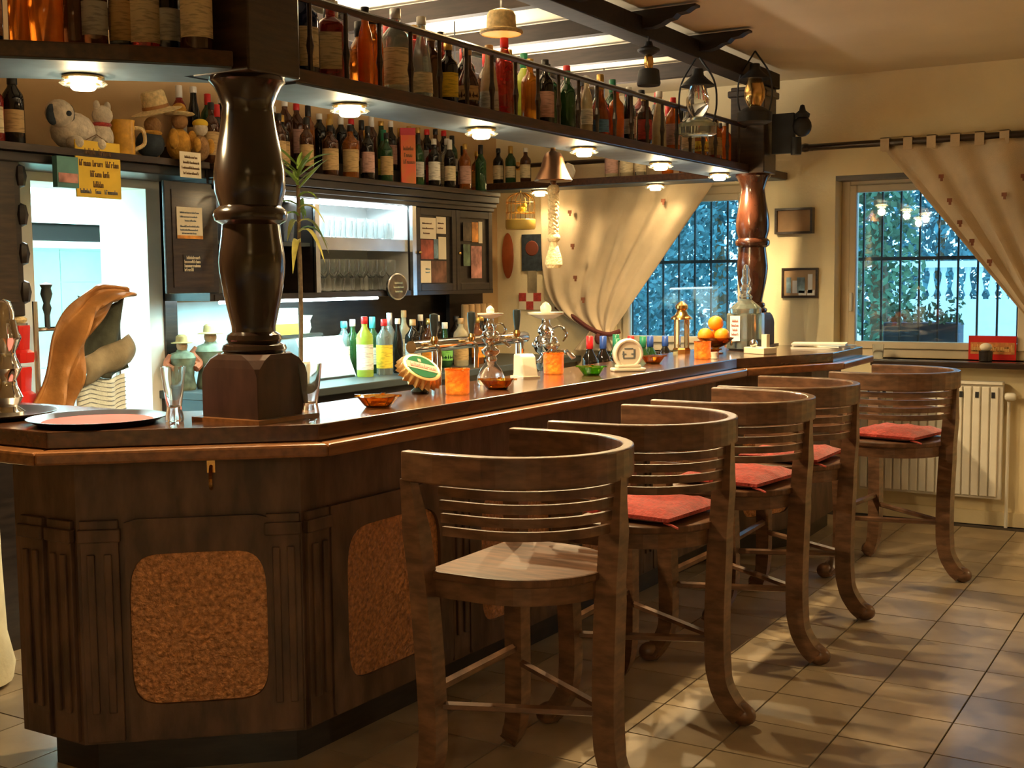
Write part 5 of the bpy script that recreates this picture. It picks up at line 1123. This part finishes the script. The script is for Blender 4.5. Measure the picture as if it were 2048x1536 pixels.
# unseen uplight trough, added over the work space to brighten the ceiling patches
ug = thing('added_uplight_trough', 'added steel light trough brightening the ceiling between the beams over the bar', 'lamp', (-3.30, 5.0, 2.30))
b = NB(); bx(b, -.07, .07, -1.8, 1.8, 0, .008); bx(b, -.07, -.062, -1.8, 1.8, .008, .05); bx(b, .062, .07, -1.8, 1.8, .008, .05); obj('channel', b, 'beam', ug)
for y in (-1.6, 0, 1.6):
    b = NB(); tube(b, [(0,y,.008),(0,y,.43)], .004, 5); obj('hanger', b, 'iron', ug)
b = NB(); tube(b, [(0,-1.75,.026),(0,1.75,.026)], .013, 8); obj('tube_lamp', b, mat('tube_warm', (1,1,1), .4, emit=(1,.85,.62), es=3), ug)
lamp('added_trough_light', 'AREA', (-3.30, 5.0, 2.355), 40, (1.0,.86,.66), .10, (R(180),0,0), 3.5)
# ================================================================== WINDOW WALL THINGS
rod = thing('curtain_rod', 'dark wooden curtain rod above the right window', 'curtain rod', (0, YW-.10, 2.29))
b = NB(); tube(b, [(-2.50,0,0),(0.9,0,0)], .021, 10); obj('pole', b, 'dark_wood', rod, smooth=True)
b = NB(); lathe(b, [(.016,-.03),(.024,-.02),(.028,0),(.024,.02),(.016,.03)], 12, mtx=Matrix.Translation((-2.38,0,0)) @ Matrix.Rotation(R(90),4,'Y')); obj('ring', b, 'dark_wood', rod, smooth=True)
b = NB(); sphere(b, (-2.53,0,0), .03); obj('finial', b, 'brass', rod, smooth=True)
b = NB(); bx(b, -2.40, -2.36, .0, .10, -.012, .012); obj('bracket', b, 'iron', rod)
rod2 = thing('curtain_rod', 'dark curtain rod above the left window behind the shelf', 'curtain rod', (0, YW-.10, 2.29)); b = NB(); tube(b, [(-4.45,0,0),(-2.83,0,0)], .016, 10); obj('pole', b, 'dark_wood', rod2, smooth=True); b = NB(); sphere(b, (-4.46,0,0), .03); obj('finial', b, 'brass', rod2, smooth=True)
def curtain(name, label, top, tie, bot, mirror, ex=1.0):
    """top=(x0,x1,z), tie=(x0,x1,z), bot=(x0,x1,z): outline of the gathered cloth"""
    t = thing(name, label, 'curtain', (0, YW-.10, 0), group='cream curtains tied to the side'); b = NB(); nu, nv = 90, 60; g = []
    for j in range(nv+1):
        v = j/nv; row = []
        if v < .78: f = v/.78; a0, a1 = top, tie
        else: f = (v-.78)/.22; a0, a1 = tie, bot
        e0 = f**(ex if v < .78 else 1); x0 = a0[0]+(a1[0]-a0[0])*e0; x1 = a0[1]+(a1[1]-a0[1])*f
        # catenary-like sag towards the tie
        z = a0[2]+(a1[2]-a0[2])*f
        for i in range(nu+1):
            u = i/nu; x = x0+(x1-x0)*u; d_ = abs((x1-x0))
            dep = (.022 if mirror else .014)*math.sin(u*2*math.pi*(11 if mirror else 6)+.8*math.sin(u*9))*min(1, .45+.55*d_/1.2)+.012*math.sin(u*2*math.pi*3+v*3)
            sag = .10*math.sin(math.pi*min(1,f))*(u if mirror else (1-u))*(1 if v < .78 else 0)
            row.append(b.verts.new((x, dep, z-sag*.0)))
        g.append(row)
    for j in range(nv):
        for i in range(nu): b.faces.new((g[j][i], g[j][i+1], g[j+1][i+1], g[j+1][i]))
    o = obj('cloth', b, 'curtain', t, smooth=True); md = o.modifiers.new('s','SOLIDIFY'); md.thickness = .003
    return t
cl_ = curtain('curtain', 'cream curtain tied back at the left window beside the birdcage', (-4.28,-2.86,2.27), (-3.90,-3.72,1.13), (-4.02,-3.58,.99), False, 8.0)
cr_ = curtain('curtain', 'cream curtain drawn diagonally across the right window', (-1.91,.85,2.27), (-.97,-.72,1.12), (-1.05,-.60,.75), True, 1.0)
for k in range(14):
    b = NB(); x = -1.885+k*.135; bx(b, x-.026, x+.026, -.028, -.023, -.05, .028); bx(b, x-.026, x+.026, .023, .028, -.05, .028); bx(b, x-.026, x+.026, -.028, .028, .023, .028)
    o = obj('tab_loop', b, 'curtain', cr_); o.location = (0,0,2.29)
def motif(par, pts):
    for (x, z) in pts:
        b = NB(); bx(b, -.014, .014, -.048, -.043, -.011, .011); bx(b, -.004, .010, -.049, -.044, -.028, -.008); o = obj('flower_motif', b, 'embroidery', par); o.location = (x, 0, z)
motif(cr_, [(-1.50,1.93),(-1.44,1.80),(-1.37,1.69),(-1.27,1.57),(-1.55,2.07),(-1.10,2.05),(-1.05,1.85),(-1.2,1.95)])
motif(cl_, [(-4.02,1.95),(-4.00,1.72),(-3.98,1.5),(-3.92,1.35),(-3.32,2.0)])
tbk = thing('tieback_cord', 'dark red tieback cord holding the left window curtain', 'cord', (-3.78, YW-.12, 1.13))
b = NB(); tube(b, smooth_curve([(-.42,.10,.16),(-.25,.02,.10),(-.08,-.05,.02),(.06,-.06,-.02),(.13,0,.0)],5), .016, 8); obj('cord', b, mat('cord_red', (.10,.02,.014), .8, bump=.5, bscale=90), tbk, smooth=True)
b = NB(); sphere(b, (.0,-.07,-.05), .025, 1.6); obj('tassel', b, MATS['cord_red'], tbk, smooth=True)
def picture(x0, x1, z0, z1, label, face, depth=.02):
    p = thing('framed_picture', label, 'picture', (x0, YW-depth, z0), group='small frames between the windows'); w, h = x1-x0, z1-z0; f = .014
    b = NB(); bx(b, 0, f, 0, depth, 0, h); bx(b, w-f, w, 0, depth, 0, h); bx(b, f, w-f, 0, depth, 0, f); bx(b, f, w-f, 0, depth, h-f, h); obj('frame', b, 'dark_wood', p)
    b = NB(); bx(b, f, w-f, depth*.4, depth*.8, f, h-f); obj('picture_face', b, face, p)
    return p, w, h
picture(-2.59, -2.345, 1.762, 1.925, 'small brown boxy picture above the other one between the windows', mat('photo_tan', (.36,.20,.08), .5, noise=.15), .05)
p2, w2, h2 = picture(-2.55, -2.315, 1.356, 1.546, 'small framed photo of pale figures between the windows', mat('photo_tan2', (.42,.27,.14), .4, noise=.15))
for (u, v, ww, hh, c) in ((.03,.03,.03,.10,'picture_blue'),(.07,.03,.03,.08,'render_white'),(.10,.03,.05,.10,'picture_blue'),(.17,.03,.03,.12,'render_white'),(.11,.016,.05,.03,'paper_white'),(.165,.016,.05,.035,'paper_white')):
    b = NB(); bx(b, u, u+ww, .006, .0078, v, v+hh); obj('figure_shape', b, c, p2)
rad = thing('radiator', 'white ribbed panel radiator under the right window', 'radiator', (-2.02, YW-.10, .17))
b = NB(); bx(b, 0, .83, .02, .07, 0, .68); obj('back_panel', b, 'white', rad)
for k in range(16):
    b = NB(); x = .01+k*.0505; bx(b, x, x+.040, .004, .02, .015, .665); obj('rib', b, 'white', rad, bevel=.004)
b = NB(); bx(b, 0, .83, .0, .075, .68, .695); obj('top_grille', b, 'white', rad)
for k in range(9):
    b = NB(); x = .06+k*.09; bx(b, x-.010, x+.010, .001, .0045, .60, .635); obj('slot', b, 'iron', rad)
b = NB(); lathe(b, [(.018,0),(.024,.01),(.024,.05),(.016,.06)], 12, mtx=Matrix.Translation((.84,.04,.61)) @ Matrix.Rotation(R(90),4,'Y')); obj('valve', b, 'white', rad, smooth=True)
b = NB(); tube(b, [(.86,.05,.58),(.86,.05,-.17)], .010, 8); obj('pipe', b, 'white', rad)
pv = thing('plant_pot', 'small dark pot with pale top on the window sill', 'pot', (-1.30, YW-.02, .98)); b = NB(); lathe(b, [(.032,0),(.038,.005),(.040,.06),(.036,.065)], 16); obj('pot_body', b, 'black_wood', pv, smooth=True)
b = NB(); sphere(b, (0,0,.085), .036, .7); obj('dry_flowers', b, 'paper', pv, smooth=True)
gl = tumbler((-1.93, YW-.02, .98), 'clear glass on the window sill behind the bar end', .09, .036, group=None, name='drinking_glass')
rd = thing('red_sign', 'red sign with golden lettering leaning in the right window', 'sign', (-1.42, YW+.10, .982))
b = NB(); bx(b, 0, .27, 0, .008, 0, .145); obj('board', b, 'red_plastic', rd); b = NB(); bx(b, .012, .262, -.002, 0, .035, .105); obj('gold_band', b, mat('gold_paint', (.55,.20,.05), .5, noise=.3, scale=30), rd)
lettering(rd, (.02,-.0022,.05), (1,0,0), (0,0,1), (0,-1,0), [(0,[(0,.225)])], mat('letter_gold', (.75,.45,.14), .5), .035)
# ================================================================== ROOM LAMPS BEHIND THE CAMERA
for k, (x, y, pw) in enumerate(((1.9,6.2,95),(0.35,-1.1,125))):
    t = thing('table_pendant', 'fabric pendant lamp over the tables on the right, %s' % ('near the window wall','nearer the entrance')[k], 'lamp', (x,y,1.95), group='pendant lamps over the tables')
    b = NB(); lathe(b, [(.20,0),(.12,.22)], 28, cap=False); obj('lamp_shade', b, mat('fabric_shade', (.75,.52,.26), .9, emit=(1,.5,.16), es=.8), t, smooth=True)
    b = NB(); tube(b, [(0,0,.10),(0,0,.779)], .005, 6); obj('cord', b, 'iron', t); b = NB(); sphere(b, (0,0,.08), .035); obj('bulb', b, 'lamp_lens', t, smooth=True)
    lamp('table_bulb', 'POINT', (x, y, 2.03), pw, (1.0,.80,.48), .05)
